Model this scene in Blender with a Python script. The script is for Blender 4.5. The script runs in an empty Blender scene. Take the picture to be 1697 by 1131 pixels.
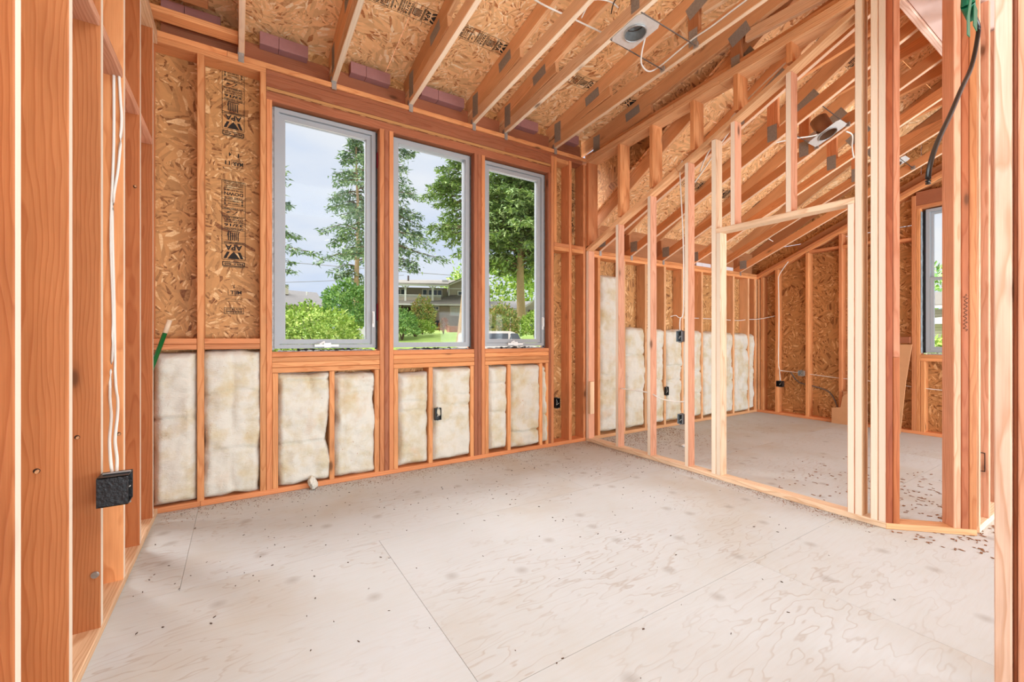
import bpy, bmesh, math, random
from mathutils import Vector, Matrix, noise
R = math.radians
rnd = random.Random(7)
scene = bpy.context.scene
COL = scene.collection

# ------------------------------------------------------------------ camera, sky, sun, large lights, exposure
EYE = 1.13
cam_d = bpy.data.cameras.new('camera'); cam = bpy.data.objects.new('camera', cam_d); COL.objects.link(cam)
cam.location = (0, 0, EYE); cam.rotation_euler = (R(90), 0, -0.5681)
cam_d.sensor_width = 36; cam_d.lens = 712.3 / 1697 * 36; cam_d.shift_y = -4.0 / 1697
cam_d.clip_start = 0.02; cam_d.clip_end = 500
scene.camera = cam
vs = scene.view_settings
vs.view_transform = 'Standard'; vs.look = 'None'; vs.gamma = 1; vs.use_curve_mapping = False; vs.exposure = 0.0
scene.cycles.max_bounces = 7; scene.cycles.diffuse_bounces = 5; scene.cycles.caustics_reflective = False; scene.cycles.caustics_refractive = False

def lin(c):
    c = c / 255.0
    return c / 12.92 if c <= 0.04045 else ((c + 0.055) / 1.055) ** 2.4
def rgb(r, g, b): return (lin(r), lin(g), lin(b), 1.0)

world = bpy.data.worlds.new('sky'); scene.world = world; world.use_nodes = True
wt = world.node_tree; wt.nodes.clear()
w_out = wt.nodes.new('ShaderNodeOutputWorld'); w_bg = wt.nodes.new('ShaderNodeBackground')
w_tc = wt.nodes.new('ShaderNodeTexCoord'); w_sep = wt.nodes.new('ShaderNodeSeparateXYZ')
w_map = wt.nodes.new('ShaderNodeMapping'); w_map.inputs['Scale'].default_value = (1.5, 1.5, 4.5)
w_n = wt.nodes.new('ShaderNodeTexNoise'); w_n.inputs['Scale'].default_value = 1.4; w_n.inputs['Detail'].default_value = 5
w_r1 = wt.nodes.new('ShaderNodeValToRGB'); w_r2 = wt.nodes.new('ShaderNodeValToRGB'); w_mix = wt.nodes.new('ShaderNodeMixRGB')
w_r1.color_ramp.elements[0].position = 0.0; w_r1.color_ramp.elements[0].color = rgb(206, 220, 243)
w_r1.color_ramp.elements[1].position = 0.55; w_r1.color_ramp.elements[1].color = rgb(216, 225, 240)
w_r2.color_ramp.elements[0].position = 0.44; w_r2.color_ramp.elements[0].color = (0, 0, 0, 1)
w_r2.color_ramp.elements[1].position = 0.66; w_r2.color_ramp.elements[1].color = (1, 1, 1, 1)
w_mix.inputs['Color2'].default_value = rgb(240, 242, 245)
wt.links.new(w_tc.outputs['Generated'], w_sep.inputs[0]); wt.links.new(w_sep.outputs['Z'], w_r1.inputs[0])
wt.links.new(w_tc.outputs['Generated'], w_map.inputs[0]); wt.links.new(w_map.outputs[0], w_n.inputs['Vector'])
wt.links.new(w_n.outputs[0], w_r2.inputs[0]); wt.links.new(w_r2.outputs[0], w_mix.inputs['Fac'])
wt.links.new(w_r1.outputs[0], w_mix.inputs['Color1']); wt.links.new(w_mix.outputs[0], w_bg.inputs['Color'])
wt.links.new(w_bg.outputs[0], w_out.inputs['Surface']); w_bg.inputs['Strength'].default_value = 1.05

def sun(name, direction, strength, angle, color=(1, 1, 1)):
    d = bpy.data.lights.new(name, 'SUN'); d.energy = strength; d.angle = R(angle); d.color = color
    o = bpy.data.objects.new(name, d); COL.objects.link(o)
    o.rotation_euler = Vector(direction).to_track_quat('-Z', 'Y').to_euler(); o.location = (0, 8, 9)
def area(name, loc, target, sx, sy, power, color=(1, 1, 1)):
    d = bpy.data.lights.new(name, 'AREA'); d.shape = 'RECTANGLE'; d.size = sx; d.size_y = sy; d.energy = power; d.color = color
    o = bpy.data.objects.new(name, d); COL.objects.link(o); o.location = loc
    o.rotation_euler = (Vector(target) - Vector(loc)).to_track_quat('-Z', 'Y').to_euler()
# soft light of the bright overcast sky in front of the windows, then added fills
sun('overcast_sky_glow', (-0.05, -0.70, -0.72), 2.6, 60, (1.0, 1.0, 1.0))
sun('overcast_west_glow', (0.66, -0.42, -0.62), 6.5, 50, (1.0, 1.0, 1.0))
sun('overcast_east_glow', (-0.66, -0.42, -0.62), 2.6, 50, (1.0, 1.0, 1.0))
sun('outdoor_fill_sun', (0.16, 0.46, -0.88), 2.6, 12, (1.0, 0.98, 0.94))  # extra sun from behind the camera, added to brighten the outdoors
area('overhead_fill', (0.9, 0.65, 3.06), (0.9, 0.65, 0.0), 1.8, 1.5, 64, (0.78, 0.92, 1.0))  # unseen overhead fill, added to brighten stud edges and floor
area('rear_fill', (1.0, -2.4, 0.6), (1.3, 1.0, 3.2), 3.6, 1.2, 215, (0.78, 0.92, 1.0))  # added fill tilted up at the ceiling, no window there
area('hall_fill', (5.4, -2.5, 1.1), (5.4, 2.5, 1.9), 2.4, 1.4, 270, (0.78, 0.92, 1.0))  # added fill for hall and far room, no window there

# ------------------------------------------------------------------ materials
def newmat(name):
    m = bpy.data.materials.new(name); m.use_nodes = True
    nt = m.node_tree; nt.nodes.clear()
    out = nt.nodes.new('ShaderNodeOutputMaterial'); b = nt.nodes.new('ShaderNodeBsdfPrincipled')
    nt.links.new(b.outputs[0], out.inputs[0]); return m, nt, b
class G:
    def __init__(s, nt): s.nt = nt
    def put(s, sock, v):
        if hasattr(v, 'is_linked') or isinstance(v, bpy.types.NodeSocket): s.nt.links.new(v, sock)
        else: sock.default_value = v
    def n(s, typ, ins=None, out=0, **props):
        nd = s.nt.nodes.new('ShaderNode' + typ)
        for k, v in props.items(): setattr(nd, k, v)
        for k, v in (ins or {}).items(): s.put(nd.inputs[k], v)
        return nd.outputs[out]
    def math(s, op, a, b=0.0, c=None):
        ins = {0: a, 1: b}
        if c is not None: ins[2] = c
        return s.n('Math', ins, operation=op)
    def ramp(s, fac, stops):
        nd = s.nt.nodes.new('ShaderNodeValToRGB'); e = nd.color_ramp.elements
        while len(e) < len(stops): e.new(0.5)
        for k, (p, c) in enumerate(stops):
            e[k].position = p; e[k].color = c if len(c) == 4 else (*c, 1)
        s.put(nd.inputs[0], fac); return nd.outputs[0]
    def mix(s, f, a, b, mode='MIX'): return s.n('MixRGB', {'Fac': f, 'Color1': a, 'Color2': b}, blend_type=mode)
    def noise(s, vec, scale, detail=3, rough=0.5, out=0, dist=0.0):
        return s.n('TexNoise', {'Vector': vec, 'Scale': scale, 'Detail': detail, 'Roughness': rough, 'Distortion': dist}, out=out)
    def scale(s, vec, v): return s.n('VectorMath', {0: vec, 1: v}, operation='MULTIPLY')
    def add(s, vec, v): return s.n('VectorMath', {0: vec, 1: v}, operation='ADD')
def simple(name, color, rough=0.6, metal=0.0, nscale=0, namp=0.15, bump=0.0, bscale=80, spec=0.4, trans=0.0):
    m, nt, b = newmat(name); g = G(nt); b.inputs['Roughness'].default_value = rough; b.inputs['Metallic'].default_value = metal
    b.inputs['Specular IOR Level'].default_value = spec; b.inputs['Transmission Weight'].default_value = trans
    co = nt.nodes.new('ShaderNodeTexCoord').outputs['Object']
    if nscale:
        f = g.noise(co, nscale, 4)
        c = g.mix(f, tuple(x * (1 - namp) for x in color[:3]) + (1,), tuple(min(1, x * (1 + namp)) for x in color[:3]) + (1,))
        nt.links.new(c, b.inputs['Base Color'])
    else: b.inputs['Base Color'].default_value = color
    if bump:
        f = g.noise(co, bscale, 4)
        nt.links.new(g.n('Bump', {'Height': f, 'Strength': bump, 'Distance': 0.01}), b.inputs['Normal'])
    return m

def wood_mat(name, edge=None, amt=0.86):
    m, nt, b = newmat(name); g = G(nt)
    co = nt.nodes.new('ShaderNodeTexCoord').outputs['Object']
    oi = nt.nodes.new('ShaderNodeObjectInfo'); rd = oi.outputs['Random']; tint = oi.outputs['Color']
    r1 = g.math('FRACT', g.math('MULTIPLY', rd, 37.13)); r2 = g.math('FRACT', g.math('MULTIPLY', rd, 91.7))
    off = g.n('CombineXYZ', {0: g.math('MULTIPLY', rd, 40.0), 1: g.math('MULTIPLY', r1, 23.0), 2: g.math('MULTIPLY', r2, 50.0)})
    cs = g.add(g.scale(co, (5.0, 5.0, 1.1)), off)
    wob = g.math('MULTIPLY', g.math('SUBTRACT', g.noise(cs, 1.0, 3, 0.5), 0.5), 0.10)
    sp = nt.nodes.new('ShaderNodeSeparateXYZ'); nt.links.new(co, sp.inputs[0])
    px = g.math('SUBTRACT', sp.outputs[0], g.math('MULTIPLY', g.math('SUBTRACT', r1, 0.5), 0.10))
    py = g.math('SUBTRACT', sp.outputs[1], g.math('ADD', g.math('MULTIPLY', g.math('SUBTRACT', r2, 0.5), 0.24), 0.02))
    rr = g.math('ADD', g.math('SQRT', g.math('ADD', g.math('MULTIPLY', px, px), g.math('MULTIPLY', py, py))), wob)
    fr = g.math('FRACT', g.math('MULTIPLY', rr, 95.0))
    ring = g.ramp(fr, [(0.0, (0, 0, 0)), (0.55, (0.25, 0.25, 0.25)), (0.86, (1, 1, 1)), (1.0, (0, 0, 0))])
    fib = g.noise(g.add(g.scale(co, (260, 260, 5)), off), 1.0, 2, 0.6)
    blot = g.noise(g.add(g.scale(co, (9, 9, 2.2)), off), 1.0, 3, 0.6)
    dark = g.mix(1.0, tint, (0.70, 0.50, 0.36, 1), 'MULTIPLY')
    c = g.mix(g.math('MULTIPLY', ring, 0.62), tint, dark)
    c = g.mix(g.math('MULTIPLY', g.math('SUBTRACT', fib, 0.42), 0.9), c, dark)
    c = g.mix(1.0, c, g.ramp(blot, [(0.25, (0.84, 0.80, 0.78)), (0.7, (1.08, 1.06, 1.05))]), 'MULTIPLY')
    if edge:      # bright light on the two narrow edges, painted in as paler wood
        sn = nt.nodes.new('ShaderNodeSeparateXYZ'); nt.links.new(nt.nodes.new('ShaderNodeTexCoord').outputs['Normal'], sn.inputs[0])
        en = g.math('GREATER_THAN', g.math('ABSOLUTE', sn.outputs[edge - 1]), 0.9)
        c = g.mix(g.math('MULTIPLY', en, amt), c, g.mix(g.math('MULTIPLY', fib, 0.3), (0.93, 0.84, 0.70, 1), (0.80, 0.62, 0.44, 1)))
    # knots
    vo = nt.nodes.new('ShaderNodeTexVoronoi'); vo.inputs['Scale'].default_value = 1.0
    nt.links.new(g.add(g.scale(co, (7, 7, 2.6)), off), vo.inputs['Vector'])
    ck = nt.nodes.new('ShaderNodeSeparateXYZ'); nt.links.new(vo.outputs['Color'], ck.inputs[0])
    rare = g.math('GREATER_THAN', ck.outputs[0], 0.72)
    kn = g.ramp(vo.outputs['Distance'], [(0.0, (1, 1, 1)), (0.07, (0.9, 0.9, 0.9)), (0.12, (0.25, 0.25, 0.25)), (0.2, (0, 0, 0))])
    c = g.mix(g.math('MULTIPLY', g.math('MULTIPLY', kn, rare), 0.85), c, (0.10, 0.035, 0.012, 1))
    val = g.ramp(rd, [(0, (0.88, 0.87, 0.85)), (1, (1.10, 1.10, 1.10))])
    c = g.mix(1.0, c, val, 'MULTIPLY')
    nt.links.new(c, b.inputs['Base Color'])
    b.inputs['Roughness'].default_value = 0.62; b.inputs['Specular IOR Level'].default_value = 0.3
    h = g.math('ADD', g.math('MULTIPLY', fib, 0.6), g.math('MULTIPLY', ring, 0.4))
    nt.links.new(g.n('Bump', {'Height': h, 'Strength': 0.25, 'Distance': 0.003}), b.inputs['Normal'])
    return m
WOOD = wood_mat('lumber'); WOODX = wood_mat('lumber_painted_lit_edge', 1); WOODY = wood_mat('timber_painted_lit_edge', 2, 0.42)

def osb_mat(name, base, light, dark):
    m, nt, b = newmat(name); g = G(nt)
    co0 = nt.nodes.new('ShaderNodeTexCoord').outputs['Object']
    oi = nt.nodes.new('ShaderNodeObjectInfo')
    co0 = g.add(co0, g.n('CombineXYZ', {0: g.math('MULTIPLY', oi.outputs['Random'], 13.0), 1: g.math('MULTIPLY', oi.outputs['Random'], 7.0), 2: 0.0}))
    warp = g.scale(g.add(g.noise(co0, 14, 2, 0.5, out=1), (-0.5, -0.5, -0.5)), (0.014, 0.014, 0.0))
    co = g.add(co0, warp)
    def layer(cell, sx, sy, seed):
        v1 = nt.nodes.new('ShaderNodeTexVoronoi'); v1.voronoi_dimensions = '2D'; v1.inputs['Scale'].default_value = cell
        nt.links.new(g.add(co, (seed, seed * 1.7, 0)), v1.inputs['Vector'])
        s = nt.nodes.new('ShaderNodeSeparateXYZ'); nt.links.new(v1.outputs['Color'], s.inputs[0])
        ro = g.n('VectorRotate', {'Vector': co, 'Angle': g.math('MULTIPLY', s.outputs[0], 3.14159)}, rotation_type='Z_AXIS')
        v2 = nt.nodes.new('ShaderNodeTexVoronoi'); v2.voronoi_dimensions = '2D'; v2.inputs['Scale'].default_value = 1.0
        nt.links.new(g.scale(ro, (sx, sy, 1)), v2.inputs['Vector'])
        s2 = nt.nodes.new('ShaderNodeSeparateXYZ'); nt.links.new(v2.outputs['Color'], s2.inputs[0])
        return s2.outputs[0], s.outputs[1], s2.outputs[1]
    a, sa, a2 = layer(8, 52, 12, 0.0); c_, sc_, c2 = layer(17, 105, 24, 3.1)
    pick = g.math('GREATER_THAN', sa, 0.42)
    f = g.mix(pick, a, c_)
    f = g.n('RGBToBW', {0: f})
    fib = g.noise(g.scale(co, (60, 60, 1)), 1.0, 4, 0.7)
    f = g.math('ADD', f, g.math('MULTIPLY', g.math('SUBTRACT', fib, 0.5), 0.5))
    col = g.ramp(f, [(0.0, dark), (0.17, tuple(x * 0.82 for x in base[:3])), (0.5, base), (0.86, tuple(x * 1.12 for x in base[:3])), (1.0, light)])
    nt.links.new(col, b.inputs['Base Color']); b.inputs['Roughness'].default_value = 0.6; b.inputs['Specular IOR Level'].default_value = 0.35
    nt.links.new(g.n('Bump', {'Height': f, 'Strength': 0.35, 'Distance': 0.004}), b.inputs['Normal'])
    return m
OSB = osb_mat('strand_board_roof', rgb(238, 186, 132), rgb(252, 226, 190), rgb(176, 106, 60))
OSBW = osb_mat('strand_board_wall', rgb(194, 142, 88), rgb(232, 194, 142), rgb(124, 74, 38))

def ply_mat():
    m, nt, b = newmat('subfloor_plywood'); g = G(nt)
    co0 = nt.nodes.new('ShaderNodeTexCoord').outputs['Object']
    oi = nt.nodes.new('ShaderNodeObjectInfo'); rd = oi.outputs['Random']
    co = g.add(co0, g.n('CombineXYZ', {0: g.math('MULTIPLY', rd, 31.0), 1: g.math('MULTIPLY', rd, 17.0), 2: 0.0}))
    big = g.noise(g.scale(co, (0.9, 3.2, 1)), 1.0, 4, 0.55)
    fr = g.math('FRACT', g.math('MULTIPLY', big, 17.0))
    line = g.ramp(fr, [(0.0, (0, 0, 0)), (0.80, (0.1, 0.1, 0.1)), (0.93, (1, 1, 1)), (1.0, (0, 0, 0))])
    mask = g.ramp(g.noise(co, 1.3, 3), [(0.42, (0, 0, 0)), (0.62, (1, 1, 1))])
    tone = g.noise(co, 0.9, 4, 0.6)
    base = g.ramp(tone, [(0.25, rgb(190, 182, 168)), (0.5, rgb(200, 203, 202)), (0.8, rgb(206, 211, 214))])
    c = g.mix(g.math('MULTIPLY', g.math('MULTIPLY', line, mask), 0.42), base, rgb(158, 134, 112))
    fine = g.noise(g.scale(co, (6, 70, 1)), 1.0, 3, 0.6)
    c = g.mix(g.math('MULTIPLY', g.math('SUBTRACT', fine, 0.45), 0.4), c, rgb(178, 158, 136))
    vo = nt.nodes.new('ShaderNodeTexVoronoi'); vo.inputs['Scale'].default_value = 3.2; vo.voronoi_dimensions = '2D'
    nt.links.new(co, vo.inputs['Vector'])
    sv = nt.nodes.new('ShaderNodeSeparateXYZ'); nt.links.new(vo.outputs['Color'], sv.inputs[0])
    sp = g.ramp(vo.outputs['Distance'], [(0.0, (1, 1, 1)), (0.06, (0.6, 0.6, 0.6)), (0.13, (0, 0, 0))])
    c = g.mix(g.math('MULTIPLY', g.math('MULTIPLY', sp, g.math('GREATER_THAN', sv.outputs[0], 0.5)), 0.45), c, rgb(140, 128, 118))
    nt.links.new(c, b.inputs['Base Color']); b.inputs['Roughness'].default_value = 0.7; b.inputs['Specular IOR Level'].default_value = 0.2
    nt.links.new(g.n('Bump', {'Height': fine, 'Strength': 0.15, 'Distance': 0.002}), b.inputs['Normal'])
    return m
PLY = ply_mat()

def batt_mat():
    m, nt, b = newmat('glass_wool'); g = G(nt)
    co = nt.nodes.new('ShaderNodeTexCoord').outputs['Object']
    oi = nt.nodes.new('ShaderNodeObjectInfo')
    co = g.add(co, g.n('CombineXYZ', {0: g.math('MULTIPLY', oi.outputs['Random'], 19.0), 1: 0.0, 2: g.math('MULTIPLY', oi.outputs['Random'], 9.0)}))
    n1 = g.noise(co, 6, 5, 0.6); n2 = g.noise(g.scale(co, (22, 22, 40)), 1.0, 5, 0.7, dist=1.5)
    c = g.ramp(n1, [(0.22, rgb(200, 178, 136)), (0.38, rgb(212, 200, 172)), (0.56, rgb(222, 218, 206))])
    st = g.ramp(g.noise(co, 3.1, 4, 0.6), [(0.60, (0, 0, 0)), (0.74, (1, 1, 1))])
    c = g.mix(g.math('MULTIPLY', st, 0.38), c, rgb(206, 158, 108))
    c = g.mix(g.ramp(n2, [(0.58, (0, 0, 0)), (0.78, (0.22, 0.22, 0.22))]), c, rgb(204, 178, 138))
    sk = g.ramp(g.noise(co, 70, 2, 0.5), [(0.70, (0, 0, 0)), (0.74, (0.7, 0.7, 0.7))])
    c = g.mix(g.math('MULTIPLY', sk, g.ramp(g.noise(co, 4.2, 2), [(0.5, (0, 0, 0)), (0.6, (1, 1, 1))])), c, rgb(176, 104, 58))
    nt.links.new(c, b.inputs['Base Color']); b.inputs['Roughness'].default_value = 0.95; b.inputs['Specular IOR Level'].default_value = 0.05
    nt.links.new(g.n('Bump', {'Height': n2, 'Strength': 0.6, 'Distance': 0.01}), b.inputs['Normal'])
    return m
BATT = batt_mat()
GALV = simple('galvanised_steel', rgb(176, 178, 178), 0.42, 0.75, 60, 0.25, 0.1, 200)
PLATE = simple('dull_truss_plate', rgb(158, 152, 144), 0.6, 0.15, 90, 0.35, 0.5, 320)
STEELW = simple('bright_pan_steel', rgb(222, 222, 220), 0.38, 0.55, 40, 0.15)
DSTEEL = simple('dark_steel_bar', rgb(96, 84, 76), 0.5, 0.6)
COPPER = simple('brown_can_housing', rgb(150, 112, 88), 0.4, 0.5, 20, 0.2)
VINYL = simple('grey_vinyl_frame', rgb(164, 168, 172), 0.4, 0, 8, 0.04)
WHITEP = simple('white_plastic', rgb(240, 240, 238), 0.4)
CABLE = simple('white_cable_sheath', rgb(232, 228, 220), 0.45)
GREYW = simple('grey_wire', rgb(120, 112, 106), 0.5)
BLACKP = simple('black_plastic', rgb(30, 30, 32), 0.4, 0, 40, 0.3, 0.3, 90)
BLUEP = simple('grey_metal_box', rgb(134, 144, 150), 0.5, 0.2)
PIPE = simple('black_cable_jacket', rgb(26, 25, 26), 0.33)
GREENT = simple('green_tape', rgb(16, 104, 70), 0.45, 0, 30, 0.2)
GREENP = simple('green_broom_handle', rgb(10, 96, 44), 0.3)
MAUVE = simple('mauve_foam', rgb(158, 110, 106), 0.8, 0, 30, 0.1)
WFOAM = simple('white_foam', rgb(222, 220, 226), 0.8)
CARD = simple('brown_board', rgb(206, 152, 108), 0.7, 0, 12, 0.08)
INK = simple('black_stamp_ink', rgb(38, 32, 30), 0.8)
SEAM = simple('dark_joint', rgb(58, 40, 28), 0.9)
FOIL = simple('flashing_tape', rgb(186, 190, 192), 0.3, 0.3, 26, 0.6, 0.8, 60)
BLKT = simple('black_flashing', rgb(32, 34, 36), 0.4, 0, 30, 0.4, 0.6, 60)
REDP = simple('red_print', rgb(176, 52, 70), 0.5)
SAW = simple('sawdust_chips', rgb(140, 92, 58), 0.9, 0, 300, 0.5)
DEBRIS = simple('dark_chips', rgb(78, 56, 40), 0.9, 0, 300, 0.4)
SOFF = simple('washed_plywood', rgb(226, 196, 184), 0.7, 0, 5, 0.10)
# outdoors
GRASS = simple('lawn_grass', rgb(142, 166, 78), 0.9, 0, 1.2, 0.30)
SOIL = simple('bark_mulch', rgb(170, 112, 84), 0.9, 0, 6, 0.3)
DRIVE = simple('pale_drive', rgb(178, 174, 168), 0.9, 0, 3, 0.1)
BARK = simple('tree_bark', rgb(176, 146, 112), 0.9, 0, 9, 0.35, 0.8, 30)
BARKD = simple('dark_bark', rgb(112, 92, 76), 0.9, 0, 9, 0.3)
def leaf_mat(name, c1, c2, c3):
    m, nt, b = newmat(name); g = G(nt)
    co = nt.nodes.new('ShaderNodeTexCoord').outputs['Object']
    ge = nt.nodes.new('ShaderNodeNewGeometry')
    f = g.math('ADD', g.math('MULTIPLY', g.noise(co, 1.7, 4), 0.6), g.math('MULTIPLY', ge.outputs['Random Per Island'], 0.4))
    nt.links.new(g.ramp(f, [(0.3, c1), (0.5, c2), (0.72, c3)]), b.inputs['Base Color'])
    b.inputs['Roughness'].default_value = 0.7; b.inputs['Specular IOR Level'].default_value = 0.2
    return m
FIR = leaf_mat('fir_needles', rgb(92, 116, 96), rgb(132, 154, 124), rgb(180, 196, 152))
FIRW = leaf_mat('warm_fir_needles', rgb(100, 124, 80), rgb(144, 168, 106), rgb(194, 208, 138))
LEAFB = leaf_mat('bright_leaves', rgb(106, 138, 54), rgb(150, 180, 78), rgb(196, 212, 118))
LEAFG = leaf_mat('green_leaves', rgb(96, 140, 78), rgb(136, 176, 98), rgb(182, 210, 124))
LEAFM = leaf_mat('mixed_leaves', rgb(110, 138, 76), rgb(160, 176, 96), rgb(206, 160, 110))
ROOF = simple('grey_shingles', rgb(112, 108, 106), 0.9, 0, 5, 0.12)
ROOFB = simple('brown_shingles', rgb(118, 112, 102), 0.9, 0, 5, 0.12)
SIDING = simple('taupe_siding', rgb(166, 156, 142), 0.8, 0, 2, 0.04)
SIDEL = simple('cream_siding', rgb(188, 178, 162), 0.8)
TRIMW = simple('white_trim', rgb(214, 212, 208), 0.6)
DGLASS = simple('window_dark_glass', rgb(74, 84, 92), 0.1, 0, 1.5, 0.4)
CURT = simple('pale_curtain', rgb(196, 204, 200), 0.7, 0, 6, 0.15)
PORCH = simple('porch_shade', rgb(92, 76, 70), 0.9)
CARB = simple('black_car_paint', rgb(30, 32, 38), 0.2, 0.2)
CARN = simple('navy_car_paint', rgb(44, 52, 74), 0.2, 0.2)
CARW = simple('white_car_paint', rgb(206, 200, 190), 0.3)
TYRE = simple('tyre_rubber', rgb(28, 28, 28), 0.8)
CHROME = simple('bright_hubcap', rgb(190, 192, 196), 0.25, 0.8)
def glass_mat():
    m, nt, b = newmat('window_glass')
    nt.nodes.remove(b); out = [n for n in nt.nodes if n.type == 'OUTPUT_MATERIAL'][0]
    t = nt.nodes.new('ShaderNodeBsdfTransparent'); t.inputs[0].default_value = (0.99, 0.995, 0.995, 1)
    gl = nt.nodes.new('ShaderNodeBsdfGlossy'); gl.inputs['Roughness'].default_value = 0.02
    mx = nt.nodes.new('ShaderNodeMixShader'); fr = nt.nodes.new('ShaderNodeFresnel'); fr.inputs[0].default_value = 1.12
    nt.links.new(fr.outputs[0], mx.inputs[0]); nt.links.new(t.outputs[0], mx.inputs[1]); nt.links.new(gl.outputs[0], mx.inputs[2])
    nt.links.new(mx.outputs[0], out.inputs[0]); return m
GLASS = glass_mat()

# lumber tints
ORA = rgb(228, 162, 108); ORR = rgb(220, 150, 102); RED = rgb(166, 106, 76); PINK = rgb(222, 166, 136); PALE = rgb(236, 204, 168)
TAN = rgb(232, 184, 138); WASH = rgb(242, 218, 188); BRN = rgb(190, 134, 92)
LW1 = rgb(184, 114, 68); LW2 = rgb(194, 126, 78)

# ------------------------------------------------------------------ helpers
def root(name, loc=(0, 0, 0), label=None, cat=None, group=None, kind=None, rz=0.0, parent=None):
    o = bpy.data.objects.new(name, None); COL.objects.link(o); o.empty_display_size = 0.1
    o.location = loc; o.rotation_euler = (0, 0, rz)
    tag(o, label, cat, group, kind)
    return o
def tag(o, label=None, cat=None, group=None, kind=None):
    if label: o['label'] = label
    if cat: o['category'] = cat
    if group: o['group'] = group
    if kind: o['kind'] = kind
    return o
WINV = {}
def remember(o, Mworld): WINV[o.name] = Mworld.inverted()   # lets sub-parts be given in world space under a placed mesh
def put(name, me, mat, parent=None, M=None, color=None, label=None):
    """link a mesh as an object; M places it in world space, also when it goes under a parent"""
    o = bpy.data.objects.new(name, me); COL.objects.link(o)
    if mat is not None and not me.materials: me.materials.append(mat)
    M = M if M is not None else Matrix.Identity(4)
    if parent is not None:
        o.parent = parent
        M = (WINV[parent.name] if parent.name in WINV else Matrix.Translation(-Vector(parent.location))) @ M
    o.matrix_local = M
    if color is not None: o.color = color
    if label: o['label'] = label
    return o
CACHE = {}
def beam_mesh(w, h, L, mat=None, ch=0.003):
    key = (round(w, 3), round(h, 3), round(L, 3), mat.name if mat else '')
    if key in CACHE: return CACHE[key]
    c = min(ch, w * 0.3, h * 0.3); a, b = w / 2, h / 2
    prof = [(-a + c, -b), (a - c, -b), (a, -b + c), (a, b - c), (a - c, b), (-a + c, b), (-a, b - c), (-a, -b + c)]
    vs_ = [(x, y, z) for z in (-L / 2, L / 2) for x, y in prof]
    fs = [tuple(range(7, -1, -1)), tuple(range(8, 16))] + [(k, (k + 1) % 8, 8 + (k + 1) % 8, 8 + k) for k in range(8)]
    me = bpy.data.meshes.new('beam'); me.from_pydata(vs_, [], fs); me.update()
    if mat: me.materials.append(mat)
    CACHE[key] = me; return me
def frame(p, zdir, xdir):
    z = Vector(zdir).normalized(); x = Vector(xdir); x = (x - z * x.dot(z)).normalized(); y = z.cross(x)
    M = Matrix((x, y, z)).transposed().to_4x4(); M.translation = Vector(p); return M
def bar(parent, name, a, b, w, h, side, mat=WOOD, color=TAN, label=None):
    """square-edged length from a to b; w across along 'side', h the other way"""
    a, b = Vector(a), Vector(b); L = (b - a).length
    M = frame((a + b) / 2, b - a, side)
    return put(name, beam_mesh(w, h, L, mat), mat, parent, M, color, label)
def box(parent, name, x0, x1, y0, y1, z0, z1, mat=WOOD, color=TAN, label=None):
    d = (x1 - x0, y1 - y0, z1 - z0); k = max(range(3), key=lambda i: d[i])
    c = Vector(((x0 + x1) / 2, (y0 + y1) / 2, (z0 + z1) / 2))
    if k == 0: M = frame(c, (1, 0, 0), (0, 1, 0)); w, h = d[1], d[2]
    elif k == 1: M = frame(c, (0, 1, 0), (1, 0, 0)); w, h = d[0], d[2]
    else: M = frame(c, (0, 0, 1), (1, 0, 0)); w, h = d[0], d[1]
    o = put(name, beam_mesh(w, h, d[k], mat), mat, parent, M, color, label); return o
def jit(c, s=0.08):
    k = 1 + rnd.uniform(-s, s); q = 1 + rnd.uniform(-s * .35, s * .35)
    return (min(1, c[0] * k), min(1, c[1] * k * q), min(1, c[2] * k * q * q), 1)
def mesh_from(name, verts, faces, mats=None, smooth=False):
    me = bpy.data.meshes.new(name); me.from_pydata([tuple(v) for v in verts], [], faces); me.update()
    if smooth:
        for p in me.polygons: p.use_smooth = True
    for m in (mats or []): me.materials.append(m)
    return me
def panel(parent, name, c, xdir, ydir, w, h, t, mat, holes=None, label=None):
    """sheet of w (along xdir) by h (along ydir), centre c on its visible face, thickness t away from it"""
    x = Vector(xdir).normalized(); y = Vector(ydir).normalized(); z = x.cross(y)
    g_ = 0.0006 if mat is PLY else 0.0014; a, b = w / 2 - g_, h / 2 - g_; cc = 0.0008 if mat is PLY else 0.002
    vs_ = [(-a, -b, -t), (a, -b, -t), (a, b, -t), (-a, b, -t), (-a, -b, -cc), (a, -b, -cc), (a, b, -cc), (-a, b, -cc),
           (-a + cc, -b + cc, 0), (a - cc, -b + cc, 0), (a - cc, b - cc, 0), (-a + cc, b - cc, 0)]
    fs = [(3, 2, 1, 0), (8, 9, 10, 11)]
    for k in range(4):
        j = (k + 1) % 4; fs += [(k, j, 4 + j, 4 + k), (4 + k, 4 + j, 8 + j, 8 + k)]
    M = Matrix((x, y, z)).transposed().to_4x4(); M.translation = Vector(c)
    o = put(name, mesh_from(name, vs_, fs, [mat]), mat, parent, M, None, label)
    remember(o, M); return o
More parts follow.
